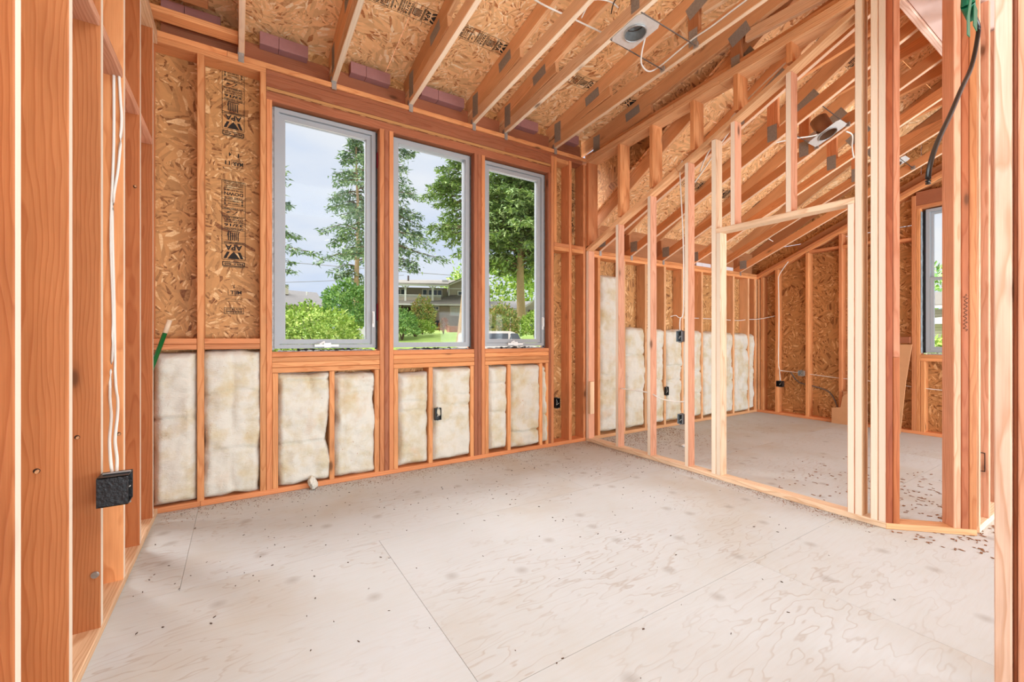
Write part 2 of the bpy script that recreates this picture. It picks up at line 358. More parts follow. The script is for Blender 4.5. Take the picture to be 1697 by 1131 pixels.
def tube_mesh(pts, r, seg=8, mat=None, r2=None, closed=False):
    pts = [Vector(p) for p in pts]; vs_, fs = [], []; n = len(pts)
    up = Vector((0, 0, 1))
    for i, p in enumerate(pts):
        d = (pts[min(i + 1, n - 1)] - pts[max(i - 1, 0)]).normalized()
        s = d.cross(up); s = s if s.length > 0.05 else d.cross(Vector((1, 0, 0))); s.normalize(); q = s.cross(d)
        rr = r if r2 is None else r + (r2 - r) * i / (n - 1)
        vs_ += [p + (s * math.cos(2 * math.pi * k / seg) + q * math.sin(2 * math.pi * k / seg)) * rr for k in range(seg)]
    for i in range(n - 1):
        for k in range(seg):
            j = (k + 1) % seg; fs.append((i * seg + k, i * seg + j, (i + 1) * seg + j, (i + 1) * seg + k))
    fs += [tuple(range(seg - 1, -1, -1)), tuple(range((n - 1) * seg, n * seg))]
    return mesh_from('tube', vs_, fs, [mat] if mat else None, True)
def spline(pts, k=6):
    pts = [Vector(p) for p in pts]; out = []
    for i in range(len(pts) - 1):
        p0, p1, p2, p3 = pts[max(i - 1, 0)], pts[i], pts[i + 1], pts[min(i + 2, len(pts) - 1)]
        for t in range(k):
            t /= k
            out.append(0.5 * ((2 * p1) + (p2 - p0) * t + (2 * p0 - 5 * p1 + 4 * p2 - p3) * t * t + (3 * p1 - p0 - 3 * p2 + p3) * t ** 3))
    return out + [pts[-1]]
class MB:
    """collects boxes, quads and tubes into one mesh"""
    def __init__(s): s.v, s.f = [], []
    def box(s, x0, x1, y0, y1, z0, z1):
        b = len(s.v); s.v += [(x, y, z) for z in (z0, z1) for x, y in ((x0, y0), (x1, y0), (x1, y1), (x0, y1))]
        s.f += [tuple(b + k for k in q) for q in ((3, 2, 1, 0), (4, 5, 6, 7), (0, 1, 5, 4), (1, 2, 6, 5), (2, 3, 7, 6), (3, 0, 4, 7))]; return s
    def poly(s, pts, d=None):
        b = len(s.v); n = len(pts); s.v += [tuple(p) for p in pts]; s.f.append(tuple(range(b, b + n)))
        if d:
            d = Vector(d); s.v += [tuple(Vector(p) + d) for p in pts]; s.f.append(tuple(range(b + 2 * n - 1, b + n - 1, -1)))
            for k in range(n):
                j = (k + 1) % n; s.f.append((b + j, b + k, b + n + k, b + n + j))
        return s
    def cyl(s, a, b_, r, seg=12, r2=None):
        a, b_ = Vector(a), Vector(b_); M = frame(a, b_ - a, (1, 0.01, 0) if abs((b_ - a).normalized().x) < 0.9 else (0, 1, 0)); L = (b_ - a).length
        r2 = r if r2 is None else r2; b = len(s.v)
        for z, q in ((0, r), (L, r2)):
            s.v += [tuple(M @ Vector((q * math.cos(2 * math.pi * k / seg), q * math.sin(2 * math.pi * k / seg), z))) for k in range(seg)]
        s.f += [(b + k, b + (k + 1) % seg, b + seg + (k + 1) % seg, b + seg + k) for k in range(seg)]
        s.f += [tuple(range(b + seg - 1, b - 1, -1)), tuple(range(b + seg, b + 2 * seg))]; return s
    def mesh(s, mat=None, smooth=False): return mesh_from('part', s.v, s.f, [mat] if mat else None, smooth)
    def to(s, name, mat, parent=None, label=None, smooth=False): return put(name, s.mesh(mat, smooth), mat, parent, None, None, label)

T, D4, D6 = 0.038, 0.089, 0.140        # lumber: thickness, 2x4 depth, 2x6 depth
XL, XR, Y0, XF = -0.435, 3.239, 3.559, 6.757
ZT, ZF = 3.119, 2.118                   # tops of the plates: window wall, far room
WT = D6                                 # outside walls are 2x6
def up_low(y): return ZT + 0.012 + 0.067 * (Y0 - y)      # underside of trusses, window room
def dk_low(y): return 3.405 + 0.16 * (Y0 - y)            # roof deck, window room
def up_main(y): return ZF + 0.45 * (Y0 - y)              # underside of trusses, far room
def dk_main(y): return 2.575 + 0.60 * (Y0 - y)           # roof deck, far room

# ------------------------------------------------------------------ floor
fl = root('floor', (3, 1, -0.02), kind='structure')
rows = [(3.70, 2.425, (-0.75, -0.22, 2.22, 4.66, 6.95)), (2.425, 1.18, (-0.75, 0.666, 3.106, 5.546, 6.95)), (1.18, -0.04, (-0.75, -0.24, 2.20, 4.64, 6.95)),
        (-0.04, -1.26, (-0.75, 0.98, 3.42, 5.86, 6.95)), (-1.26, -2.48, (-0.75, -0.24, 2.20, 4.64, 6.95))]
for yt, yb, st in rows:
    for a, b in zip(st[:-1], st[1:]):
        panel(fl, 'plywood_sheet', ((a + b) / 2, (yt + yb) / 2, 0), (1, 0, 0), (0, 1, 0), b - a, yt - yb, 0.018, PLY)
box(fl, 'floor_beam', -0.8, 7.0, -2.6, 3.7, -0.30, -0.021, mat=WOOD, color=BRN)

# ------------------------------------------------------------------ window wall with its studs, plates and header
wb = root('wall_back', (1.4, Y0, 0), kind='structure')
YB = Y0 + WT
def wstud(x0, x1, z0, z1, c, parent=wb, y0=Y0, y1=None, name='stud'):
    return box(parent, name, x0 + .0005, x1 - .0005, y0 + rnd.uniform(0, .002), y1 or YB - 0.001, z0, z1, color=jit(c))
box(wb, 'bottom_plate', -0.575, -0.212, Y0, YB, 0.001, T, color=jit(ORR)); box(wb, 'bottom_plate', -0.210, XR - .002, Y0, YB, 0.001, T, color=jit(ORR))
z_lo = ZT - 2 * T
box(wb, 'top_plate', -0.575, -0.062, Y0, YB, ZT - T, ZT, color=jit(ORA)); box(wb, 'top_plate', -0.060, XR + D6, Y0, YB, ZT - T, ZT, color=jit(ORA))
box(wb, 'top_plate', -0.575, 0.172, Y0, YB, z_lo, ZT - T - .001, color=jit(ORA)); box(wb, 'top_plate', 0.174, XR - .04, Y0 + .012, YB, z_lo, ZT - T - .001, color=jit(RED))
wstud(-0.500, -0.462, T, z_lo, ORR); wstud(-0.230, -0.190, T, z_lo, ORA)
wstud(0.135, 0.173, T, z_lo, ORA)
wstud(0.174, 0.211, T, 2.859, ORR); wstud(0.984, 1.022, T, 2.859, ORR); wstud(1.0235, 1.0605, T, 2.859, RED); wstud(1.062, 1.099, T, 2.859, ORR)
wstud(1.856, 1.8935, T, 2.859, RED); wstud(1.895, 1.933, T, 2.859, RED); wstud(1.9345, 1.972, T, 2.859, ORR)
wstud(2.726, 2.7575, T, 2.859, RED); wstud(2.759, 2.795, T, z_lo, ORR)
# header: two deep boards, the upper one proud
box(wb, 'header_board', 0.174, 2.757, Y0 + .004, YB, 2.955, z_lo - .001, color=jit(RED)); box(wb, 'header_board', 0.174, 2.757, Y0 + .018, YB, 2.860, 2.954, color=jit(RED))
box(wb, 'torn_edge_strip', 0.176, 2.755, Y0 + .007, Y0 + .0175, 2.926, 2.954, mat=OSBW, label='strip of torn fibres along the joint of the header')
WIN = [(0.2115, 0.983), (1.0995, 1.8555), (1.9725, 2.7255)]
for k, (a, b) in enumerate(WIN):
    for j, zt in enumerate((1.032, 0.993, 0.955, 0.916)):
        box(wb, 'sill_plate', a, b, Y0 + rnd.uniform(0, .004), YB, zt - T + .001, zt, color=jit(ORA if j else ORR))
    mids = {0: (0.598, 0.636), 1: (1.408, 1.448), 2: (2.222, 2.260)}[k]
    ztop = 0.877
    wstud(a, a + .038, T, ztop, ORA); wstud(b - .040, b - .002, T, ztop, ORA); wstud(*mids, T, ztop, ORA)
wstud(2.607, 2.645, T, 0.877, ORA)
for a, b in ((-0.461, -0.231), (-0.189, 0.134)):
    box(wb, 'blocking', a, b, Y0, YB, 1.056, 1.092, color=jit(ORR)); box(wb, 'blocking', a, b, Y0, YB, 1.094, 1.131, color=jit(ORR))
# right-hand end bays of the window wall
wstud(3.000, 3.038, T, z_lo, ORR); wstud(3.202, 3.238, T, z_lo, ORR)
wstud(3.240, 3.300, T, 2.07, RED, y1=YB); wstud(3.302, 3.338, T, 2.04, PINK)
wstud(3.240, 3.278, 2.14, z_lo, ORA)
for a, b in ((2.797, 2.999), (3.039, 3.201)):
    box(wb, 'blocking', a, b, Y0, YB, 2.105, 2.142, color=jit(ORR)); box(wb, 'blocking', a, b, Y0, YB, 2.062, 2.104, color=jit(ORA))
wstud(2.797, 2.834, 2.143, z_lo, ORA)
box(wb, 'blocking', 2.836, 2.999, Y0 + .01, YB, 3.0, z_lo - .001, color=jit(ORA))
# strand-board sheathing of the outside face
def sh(parent, x0, x1, z0, z1): return panel(parent, 'sheathing_panel', ((x0 + x1) / 2, YB + .001, (z0 + z1) / 2), (-1, 0, 0), (0, 0, -1), x1 - x0, z1 - z0, 0.011, OSBW) if False else panel(parent, 'sheathing_panel', ((x0 + x1) / 2, YB + .001, (z0 + z1) / 2), (1, 0, 0), (0, 0, 1), x1 - x0, z1 - z0, 0.011, OSBW)
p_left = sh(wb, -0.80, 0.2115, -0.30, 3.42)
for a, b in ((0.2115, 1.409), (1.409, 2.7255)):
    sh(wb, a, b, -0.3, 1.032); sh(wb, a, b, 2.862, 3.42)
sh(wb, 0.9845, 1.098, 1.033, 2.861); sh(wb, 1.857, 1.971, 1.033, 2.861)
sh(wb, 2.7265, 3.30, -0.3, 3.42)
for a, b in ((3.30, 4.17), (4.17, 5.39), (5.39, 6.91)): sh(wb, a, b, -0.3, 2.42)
# far-room stretch of the same wall
wr = root('wall_far', (5.0, Y0, 0), kind='structure')
box(wr, 'bottom_plate', XR + D4 + .001, XF, Y0, YB, 0.001, T, color=jit(TAN))
box(wr, 'top_plate', XR + D4 + .001, 5.0, Y0, YB, ZF - T, ZF, color=jit(ORA)); box(wr, 'top_plate', 5.001, 6.9, Y0, YB, ZF - T, ZF, color=jit(ORA))
box(wr, 'top_plate', XR + D4 + .001, 6.9, Y0, YB, ZF - 2 * T, ZF - T - .001, color=jit(ORA))
for x in (3.420, 3.828, 4.205, 4.565, 4.92, 5.345, 5.885, 6.11, 6.51): wstud(x, x + T, T, ZF - 2 * T, TAN if x > 3.5 else ORA, wr)
wstud(6.68, 6.718, T, ZF - 2 * T, ORA, wr); wstud(6.7195, 6.757, T, ZF - 2 * T, TAN, wr)

# ------------------------------------------------------------------ gable wall at the far end
wg = root('wall_gable', (XF, 1.6, 0), kind='structure')
GX = XF + WT
for a, b in ((3.70, 2.48), (2.48, 1.70), (0.90, -0.1), (-0.1, -1.2)):
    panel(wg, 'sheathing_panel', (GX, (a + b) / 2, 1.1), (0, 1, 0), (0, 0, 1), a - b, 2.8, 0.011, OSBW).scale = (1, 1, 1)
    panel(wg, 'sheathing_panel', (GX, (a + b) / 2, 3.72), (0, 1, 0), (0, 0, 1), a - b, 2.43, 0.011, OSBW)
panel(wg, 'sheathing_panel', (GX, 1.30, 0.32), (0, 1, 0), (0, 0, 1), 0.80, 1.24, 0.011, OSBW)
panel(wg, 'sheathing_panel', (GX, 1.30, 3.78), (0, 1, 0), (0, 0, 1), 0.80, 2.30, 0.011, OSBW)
box(wg, 'bottom_plate', XF, GX - .001, -1.2, Y0 - .001, 0.001, T, color=jit(ORR))
def gstud(yc, z1, c, z0=T, w=T): return box(wg, 'stud', XF + rnd.uniform(0, .002), GX - .001, yc - w / 2, yc + w / 2, z0, z1, color=jit(c))
def gz(y): return up_main(y) - 0.075
for yc, c in ((3.535, TAN), (3.485, ORA), (3.275, ORA), (2.868, ORA), (2.470, ORR), (2.070, ORA)): gstud(yc, gz(yc) - .012, c)
gstud(1.735, 2.82, ORR); gstud(1.695, 2.66, ORA); gstud(0.905, 2.66, ORA); gstud(0.866, 3.1, ORR); gstud(0.46, 3.4, ORA); gstud(0.06, 3.6, ORA)
bar(wg, 'sloped_plate', (XF + D6 / 2, Y0, up_main(Y0) - .058), (XF + D6 / 2, -0.6, up_main(-0.6) - .058), D6 - .002, T, (1, 0, 0), color=jit(ORA))
bar(wg, 'sloped_plate', (XF + D6 / 2, Y0, up_main(Y0) - .019), (XF + D6 / 2, -0.6, up_main(-0.6) - .019), D6 - .002, T, (1, 0, 0), color=jit(ORR))
box(wg, 'blocking', XF + .01, GX - .001, 2.490, 2.848, 2.335, 2.372, color=jit(ORR)); box(wg, 'blocking', XF + .01, GX - .001, 2.090, 2.450, 2.335, 2.372, color=jit(ORA))
box(wg, 'blocking', XF + .01, GX - .001, 1.756, 2.050, 2.300, 2.337, color=jit(ORR))
box(wg, 'header_board', XF + .006, GX - .001, 0.886, 1.714, 2.70, 2.86, color=jit(RED)); box(wg, 'header_plate', XF + .002, GX - .001, 0.886, 1.714, 2.661, 2.699, color=jit(ORR))
box(wg, 'sill_plate', XF + .002, GX - .001, 0.925, 1.675, 0.905, 0.943, color=jit(ORA)); box(wg, 'sill_plate', XF + .002, GX - .001, 0.925, 1.675, 0.866, 0.904, color=jit(ORA))
gstud(1.655, 0.865, ORA); gstud(1.30, 0.865, ORA)

# ------------------------------------------------------------------ near stud wall on the left
wl = root('wall_left', (XL, 2.0, 0), kind='structure')
box(wl, 'bottom_plate', XL - D6, XL, -0.8, 2.62, 0.001, T, color=jit(PALE)); box(wl, 'bottom_plate', XL - D6, XL, 2.621, Y0 - .001, 0.001, T, color=jit(PALE))
LST = [1.462, 1.842, 2.204, 2.588, 2.972, 3.380]
for k, y in enumerate([0.33, 0.71, 1.09] + LST):
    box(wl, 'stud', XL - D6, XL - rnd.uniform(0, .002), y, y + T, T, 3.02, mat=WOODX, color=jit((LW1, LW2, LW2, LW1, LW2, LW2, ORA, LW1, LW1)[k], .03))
box(wl, 'stud', XL - D6, XL - .03, 3.50, 3.538, T, 3.02, color=jit(ORA))
box(wl, 'top_plate', XL - D6, XL, -0.8, 3.55, 3.021, 3.059, color=jit(PALE)); box(wl, 'top_plate', XL - D6, XL, -0.8, 3.55, 3.06, 3.098, color=jit(PALE))
yy = [1.09] + LST
for a, b in zip(yy[:-1], yy[1:]):
    box(wl, 'blocking', XL - D6 + .003, XL - .003, a + T + .001, b - .001, 2.31, 2.348, color=jit(PINK))

# ------------------------------------------------------------------ partition between the rooms
wp = root('wall_partition', (XR, 2.2, 0), kind='structure')
PW0, PW1 = XR, XR + D4
def low_z(y): return 2.154 + 0.438 * (3.494 - y)      # top of the lower sloped plate
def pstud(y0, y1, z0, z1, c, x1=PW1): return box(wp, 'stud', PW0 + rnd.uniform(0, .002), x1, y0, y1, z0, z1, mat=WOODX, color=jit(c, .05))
box(wp, 'bottom_plate', PW0, PW1, 0.955, 3.556, 0.001, T, color=jit(WASH, .03))
for y, c in ((3.08, PINK), (2.679, PINK), (2.280, PINK)): pstud(y, y + T, T, low_z(y) - T - .012, c)
pstud(3.516, 3.556, T, low_z(3.53) - T - .01, PINK)
pstud(2.030, 2.070, T, low_z(2.05) - T - .012, WASH); pstud(1.992, 2.029, T, 1.975, WASH)
pstud(1.110, 1.147, T, 1.975, PINK); pstud(1.070, 1.109, T, up_low(1.09) - .06, PALE)
pstud(0.993, 1.030, T, 3.50, PALE); pstud(0.955, 0.992, T, 3.50, PINK)
box(wp, 'nailing_block', PW0 - .012, PW0 + .046, 3.474, 3.514, .31, .66, color=PALE)
box(wp, 'door_header', PW0 - .002, PW1, 1.110, 2.029, 1.976, 2.014, color=jit(WASH, .03))
for y, c in ((1.872, PINK), (1.472, PINK)): pstud(y, y + T, 2.015, low_z(y) - T - .012, c)
def slope_bar(name, y0, y1, zf, off, c, w=D4, x0=PW0, d=T):
    return bar(wp, name, (x0 + w / 2, y0, zf(y0) - off), (x0 + w / 2, y1, zf(y1) - off), w, d, (1, 0, 0), color=jit(c, .04))
slope_bar('sloped_plate', 3.553, 2.40, low_z, .020, TAN); slope_bar('sloped_plate', 2.396, 1.111, low_z, .020, TAN)
for y, c in ((3.055, BRN), (2.656, BRN), (2.228, BRN), (1.850, BRN), (1.47, BRN)):
    box(wp, 'upper_stud', PW0 + .001, PW0 + D6, y, y + T, low_z(y) + .018, up_low(y) - .058, color=jit(ORA))
box(wp, 'upper_stud', PW0 + .001, PW0 + D6, 3.518, 3.556, low_z(3.53) + .012, up_low(3.53) - .058, color=jit(ORR))
slope_bar('upper_plate', 3.553, 2.43, up_low, .020, TAN, D6); slope_bar('upper_plate', 2.427, 1.111, up_low, .020, TAN, D6)
slope_bar('upper_plate', 3.553, 2.0, lambda y: up_low(y) - .0, .056, TAN, D6); slope_bar('upper_plate', 1.998, 1.111, up_low, .056, TAN, D6)
# sidewall sheathing standing on the lower roof, outside the upper studs
def side_sheet(ya, yb):
    v = [(PW0 + D6 + .14, ya, dk_main(ya) - .02), (PW0 + D6 + .14, yb, dk_main(yb) - .02), (PW0 + D6 + .14, yb, dk_low(yb) + .0), (PW0 + D6 + .14, ya, dk_low(ya) + .0)]
    me = MB().poly([(q[1], q[2], 0) for q in v], (0, 0, .011)).mesh(OSBW)
    M = Matrix(((0, 0, 1, v[0][0]), (1, 0, 0, 0), (0, 1, 0, 0), (0, 0, 0, 1)))
    return put('sheathing_panel', me, OSBW, wp, M)
side_sheet(3.70, 2.46); side_sheet(2.457, 1.70)
me = MB().poly([(1.68, dk_low(1.68), 0), (-.9, dk_low(-.9), 0), (-.9, dk_main(-.9) + .1, 0), (1.68, dk_main(1.68) + .1, 0)], (0, 0, .011)).mesh(OSBW)
put('sheathing_panel', me, OSBW, wp, Matrix(((0, 0, 1, 3.505), (1, 0, 0, 0), (0, 1, 0, 0), (0, 0, 0, 1))))

# ------------------------------------------------------------------ angled corner wall and the wall beyond it
wa = root('wall_angled', (3.33, 0.78, 0), kind='structure')
A0 = Vector((3.239, 0.953, 0)); A1 = Vector((3.559, 0.640, 0)); ad = (A1 - A0).normalized(); an = Vector((-ad.y, ad.x, 0))
if an.x < 0: an = -an
AL = (A1 - A0).length
def abar(name, s0, s1, z0, z1, c, dep=D4, off=0.0):
    a = A0 + ad * ((s0 + s1) / 2) + an * (dep / 2 + off); a.z = z0; b = a.copy(); b.z = z1
    return bar(wa, name, a, b, s1 - s0 - .001, dep, ad, color=jit(c, .04))
pa = A0 + an * (D4 / 2); pb = A1 + an * (D4 / 2); pa.z = pb.z = T / 2
bar(wa, 'bottom_plate', pa, pb, D4, T - .002, an, color=jit(TAN))
abar('stud', 0.0, .034, T, 3.185, rgb(156, 84, 50)); abar('stud', .035, .070, T, 1.02, rgb(186, 112, 66)); abar('stud', .035, .070, 1.022, 3.185, rgb(200, 138, 106))
abar('stud', .335, .372, T, 3.185, rgb(226, 172, 140)); abar('stud', .373, .410, T, 3.185, rgb(186, 112, 74)); abar('stud', .411, .449, T, 3.185, rgb(206, 140, 92))
def scribble():
    r_ = random.Random(5); pts = []
    base = A0 + ad * .392 - an * .0016
    for k in range(26):
        q = base + ad * (.011 * math.sin(k * 2.4 + r_.uniform(-.4, .4))); q.z = 1.385 - k * .0085; pts.append(q)
    put('pencilled_note', tube_mesh(spline(pts, 3), .0011, 5, INK), None, wa, None, None, 'black marker scribble running down the stud')
scribble()
for xx, yy_, zz in ((-.505, 1.8412, .735), (-.500, 2.2032, .765), (-.452, 2.5872, .70), (-.455, 2.9712, 1.93)):
    MB().cyl((xx, yy_, zz), (xx, yy_ + .001, zz), .008, 12).to('drilled_hole', SEAM, wl); MB().cyl((xx + .003, yy_ - .012, zz - .001), (xx + .002, yy_ + .001, zz), .0045, 8).to('cable_stub', CARD, wl)
MB().cyl((-.452, 2.196, .243), (-.450, 2.2032, .243), .012, 12).to('metal_stub', GALV, wl)
wh = root('wall_hall', (4.6, 0.67, 0), kind='structure')
box(wh, 'bottom_plate', 3.625, 6.0, 0.641, 0.641 + D4, 0.001, T, color=jit(WASH, .03))
box(wh, 'stud', 3.625, 3.640, 0.641, 0.641 + D4, T, 3.185, color=WASH)
box(wh, 'stud', 3.84, 3.878, 0.641, 0.641 + D4, T, 3.185, color=jit(PINK)); box(wh, 'stud', 4.25, 4.288, 0.641, 0.641 + D4, T, 3.185, color=jit(PINK))
for x in (4.66, 5.07): box(wh, 'stud', x, x + T, 0.641, 0.641 + D4, T, 3.185, color=jit(PINK))
wn = root('wall_near', (2.03, 0.2, 0), kind='structure')
box(wn, 'bottom_plate', 2.0, 2.089, -0.6, 0.325, 0.001, T, color=jit(PALE))
box(wn, 'stud', 2.0, 2.089, 0.286, 0.323, T, 3.3, color=rgb(242, 210, 188)); box(wn, 'stud', 2.0, 2.089, 0.236, 0.274, T, 3.3, color=jit(PINK, .02)); box(wn, 'stud', 2.012, 2.089, 0.2745, 0.2855, T, 3.3, color=RED)
box(wn, 'stud', 2.0, 2.089, 0.196, 0.234, T, 3.3, color=jit(PINK, .02))

# ------------------------------------------------------------------ the rest of the shell behind the camera
ws = root('wall_side', (-1.15, 0.5, 0), kind='structure')
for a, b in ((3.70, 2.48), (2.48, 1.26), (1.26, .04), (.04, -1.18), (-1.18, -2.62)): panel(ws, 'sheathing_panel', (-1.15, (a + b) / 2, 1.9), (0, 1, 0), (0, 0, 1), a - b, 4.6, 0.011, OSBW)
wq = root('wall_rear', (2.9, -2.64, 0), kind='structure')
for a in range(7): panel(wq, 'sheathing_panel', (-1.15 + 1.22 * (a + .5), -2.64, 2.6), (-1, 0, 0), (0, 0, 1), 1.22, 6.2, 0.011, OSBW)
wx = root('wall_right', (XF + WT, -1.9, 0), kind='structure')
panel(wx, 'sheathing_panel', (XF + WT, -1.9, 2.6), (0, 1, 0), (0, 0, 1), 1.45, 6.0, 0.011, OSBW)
# ------------------------------------------------------------------ roof decks
ce = root('ceiling', (2.5, 1.2, 3.8), kind='structure')
def deck(xa, xb, ya, yb, f, sl, name='roof_sheathing'):
    c = Vector(((xa + xb) / 2, (ya + yb) / 2, f((ya + yb) / 2))); up = Vector((0, 1, -sl)).normalized()
    return panel(ce, name, c, (-1, 0, 0), up, xb - xa, math.hypot(ya - yb, (ya - yb) * sl), 0.012, OSB)
# visible face looks down: x=-1,0,0 cross up -> z must be down
DECKS = []
for i, (ya, yb) in enumerate(((4.05, 2.70), (2.70, 1.495), (1.495, 0.29), (0.29, -0.9), (-0.9, -2.7))):
    xs = [-1.1, 1.06, 3.50] if i % 2 == 0 else [-1.1, 0.45, 2.88, 3.50]
    for a, b in zip(xs[:-1], xs[1:]): DECKS.append(deck(a, b, ya, yb, dk_low, 0.16))
for i, (ya, yb) in enumerate(((4.05, 3.51), (3.51, 2.46), (2.46, 1.475), (1.475, 0.43), (0.43, -0.6), (-0.6, -2.7))):
    xs = [3.42, 4.75, 7.0] if i % 2 == 0 else [3.42, 5.97, 7.0]
    for a, b in zip(xs[:-1], xs[1:]): DECKS.append(deck(a, b, ya, yb, dk_main, 0.60))

# trusses -------------------------------------------------
def tplate(t, x, y, z, w, h, dy=1.0, dz=0.0):
    """toothed connector plate on the -x face of a truss"""
    d = Vector((0, dy, dz)).normalized(); q = Vector((0, -d.z, d.y))
    c = Vector((x - .0012, y, z)); mb = MB()
    mb.poly([c - d * w / 2 - q * h / 2, c + d * w / 2 - q * h / 2, c + d * w / 2 + q * h / 2, c - d * w / 2 + q * h / 2], (.0010, 0, 0))
    nx, nz = max(3, int(w / .012)), max(3, int(h / .012))
    for i in range(nx):
        for j in range(nz):
            e = c + d * (-w / 2 + (i + .5) * w / nx) + q * (-h / 2 + (j + .5) * h / nz) - Vector((.0006, 0, 0))
            mb.poly([e - d * .0016 - q * .0042, e - d * .0016 + q * .0042, e + d * .0016 + q * .0042, e + d * .0016 - q * .0042])
    return mb.to('truss_plate', PLATE, t)
def clip(t, x, y, z):
    mb = MB().box(x, x + .034, y - .0025, y, z - .052, z + .012).box(x - .004, x + .001, y - .0025, y + .03, z - .004, z + .045)
    return mb.to('metal_clip', GALV, t)
def web(t, x, ya, za, yb, zb, c=BRN, w=D4): return bar(t, 'web', (x + T / 2, ya, za), (x + T / 2, yb, zb), T - .001, w, (1, 0, 0), color=jit(c))
ordn = ['first', 'second', 'third', 'fourth', 'fifth', 'sixth', 'seventh']
def low_truss(x, label, detail=True, bot=TAN, clip_on=True, y_end=-0.6):
    t = root('roof_truss', (x, Y0, ZT), label, 'truss', 'roof trusses over the window room'); xc = x + T / 2
    bh = 0.10
    def bl(y): return up_low(y) + bh / 2
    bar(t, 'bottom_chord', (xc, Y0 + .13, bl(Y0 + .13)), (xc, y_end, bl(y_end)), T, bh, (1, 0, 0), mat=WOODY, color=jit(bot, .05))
    th = 0.132
    def tl(y): return dk_low(y) - .002 - th / 2 * 1.012
    bar(t, 'top_chord', (xc, Y0 + .30, tl(Y0 + .30)), (xc, y_end, tl(y_end)), T, th, (1, 0, 0), color=jit(TAN))
    yw = 2.765; y1 = Y0 + .12; T1 = T * .96
    pts = [(y1, up_low(y1) + bh + .001), (yw, up_low(yw) + bh + .001), (yw, dk_low(yw) - th * 1.02 - .005), (y1, dk_low(y1) - th * 1.02 - .005)]
    q = [(x + .001, a, b) for a, b in pts]
    z_mid = lambda y: (up_low(y) + bh + dk_low(y) - th * 1.02) / 2
    bar(t, 'wedge_block', (xc, Y0 - .02, z_mid(Y0) + .01), (xc, yw, dk_low(yw) - th * 1.02 - .050), T * .97, 0.086, (1, 0, 0), color=jit(TAN))
    web(t, x, 1.93, up_low(1.93) + bh, 1.93, dk_low(1.93) - th * 1.02)
    web(t, x, 0.75, up_low(.75) + bh, 0.75, dk_low(.75) - th * 1.02)
    bar(t, 'web', (xc, 1.85, dk_low(1.9) - th - .04), (xc, 0.80, up_low(.8) + bh + .03), T - .002, D4, (1, 0, 0), color=jit(PALE))
    tplate(t, x, Y0 - .055, ZT + .155, .10, .20); tplate(t, x, 2.99, dk_low(2.99) - .10, .18, .085, 1, -.16)
    tplate(t, x, 1.93, up_low(1.93) + .085, .07, .12); tplate(t, x, 1.90, dk_low(1.9) - .13, .16, .10, 1, -.4)
    if clip_on: clip(t, x, Y0 - .001, ZT)
    return t
LT = [(0.004, TAN), (0.615, PALE), (1.231, PALE), (1.837, PALE), (2.185, PALE), (2.797, TAN)]
for k, (x, c) in enumerate(LT):
    low_truss(x, 'bare timber roof truss above the window wall, %s from the left stud wall' % ordn[k], bot=c)
tx = low_truss(3.345, 'bare timber roof truss running above the double plate of the upper partition', clip_on=False)
MTX = [3.440, 3.950, 4.531, 5.124, 5.732, 6.283]
def main_truss(x, label):
    t = root('roof_truss', (x, Y0, ZF), label, 'truss', 'roof trusses over the far room'); xc = x + T / 2; bh = 0.098; ye = -0.3
    def bl(y): return up_main(y) + bh / 2
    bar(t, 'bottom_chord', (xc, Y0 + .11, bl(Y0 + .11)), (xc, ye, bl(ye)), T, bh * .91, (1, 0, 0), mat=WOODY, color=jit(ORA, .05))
    def tl(y): return dk_main(y) - .002 - .082
    bar(t, 'top_chord', (xc, Y0 + .35, tl(Y0 + .35)), (xc, ye, tl(ye)), T, .14, (1, 0, 0), color=jit(TAN))
    web(t, x, Y0 + .07, up_main(Y0), Y0 + .07, dk_main(Y0) - .20); 
    web(t, x, 1.95, up_main(1.95) + bh * .8, 1.95, dk_main(1.95) - .17, ORR)
    web(t, x, 1.90, dk_main(1.93) - .23, 0.65, up_main(.65) + .12, ORA)
    tplate(t, x, 1.95, up_main(1.95) + .09, .08, .14); tplate(t, x, 1.93, dk_main(1.93) - .19, .22, .10, 1, -.65)
    tplate(t, x, Y0 - .05, ZF + .10, .10, .12)
    mb = MB().box(x, x + .034, Y0 - .004, Y0 - .001, ZF - .052, ZF + .012); mb.to('metal_clip', GALV, t)
    return t
main_truss(MTX[0], 'bare timber truss of the far room standing right beside the partition wall')
for k, x in enumerate(MTX[1:]):
    main_truss(x, 'bare timber truss of the far room, %s one out from the partition' % ordn[k + 1])
# gable end rafter against the far wall
gt = root('roof_truss', (GX - .06, Y0, ZF), 'dark rafter lying against the sheathing of the far gable wall', 'truss')
bar(gt, 'top_chord', (GX - .03, Y0 + .3, dk_main(Y0 + .3) - .09), (GX - .03, -.3, dk_main(-.3) - .09), T, .14, (1, 0, 0), color=jit(BRN))
bar(gt, 'bottom_chord', (GX - .08, 3.0, up_main(3.0) + .05), (GX - .08, -.3, up_main(-.3) + .05), T, .09, (1, 0, 0), color=jit(BRN))

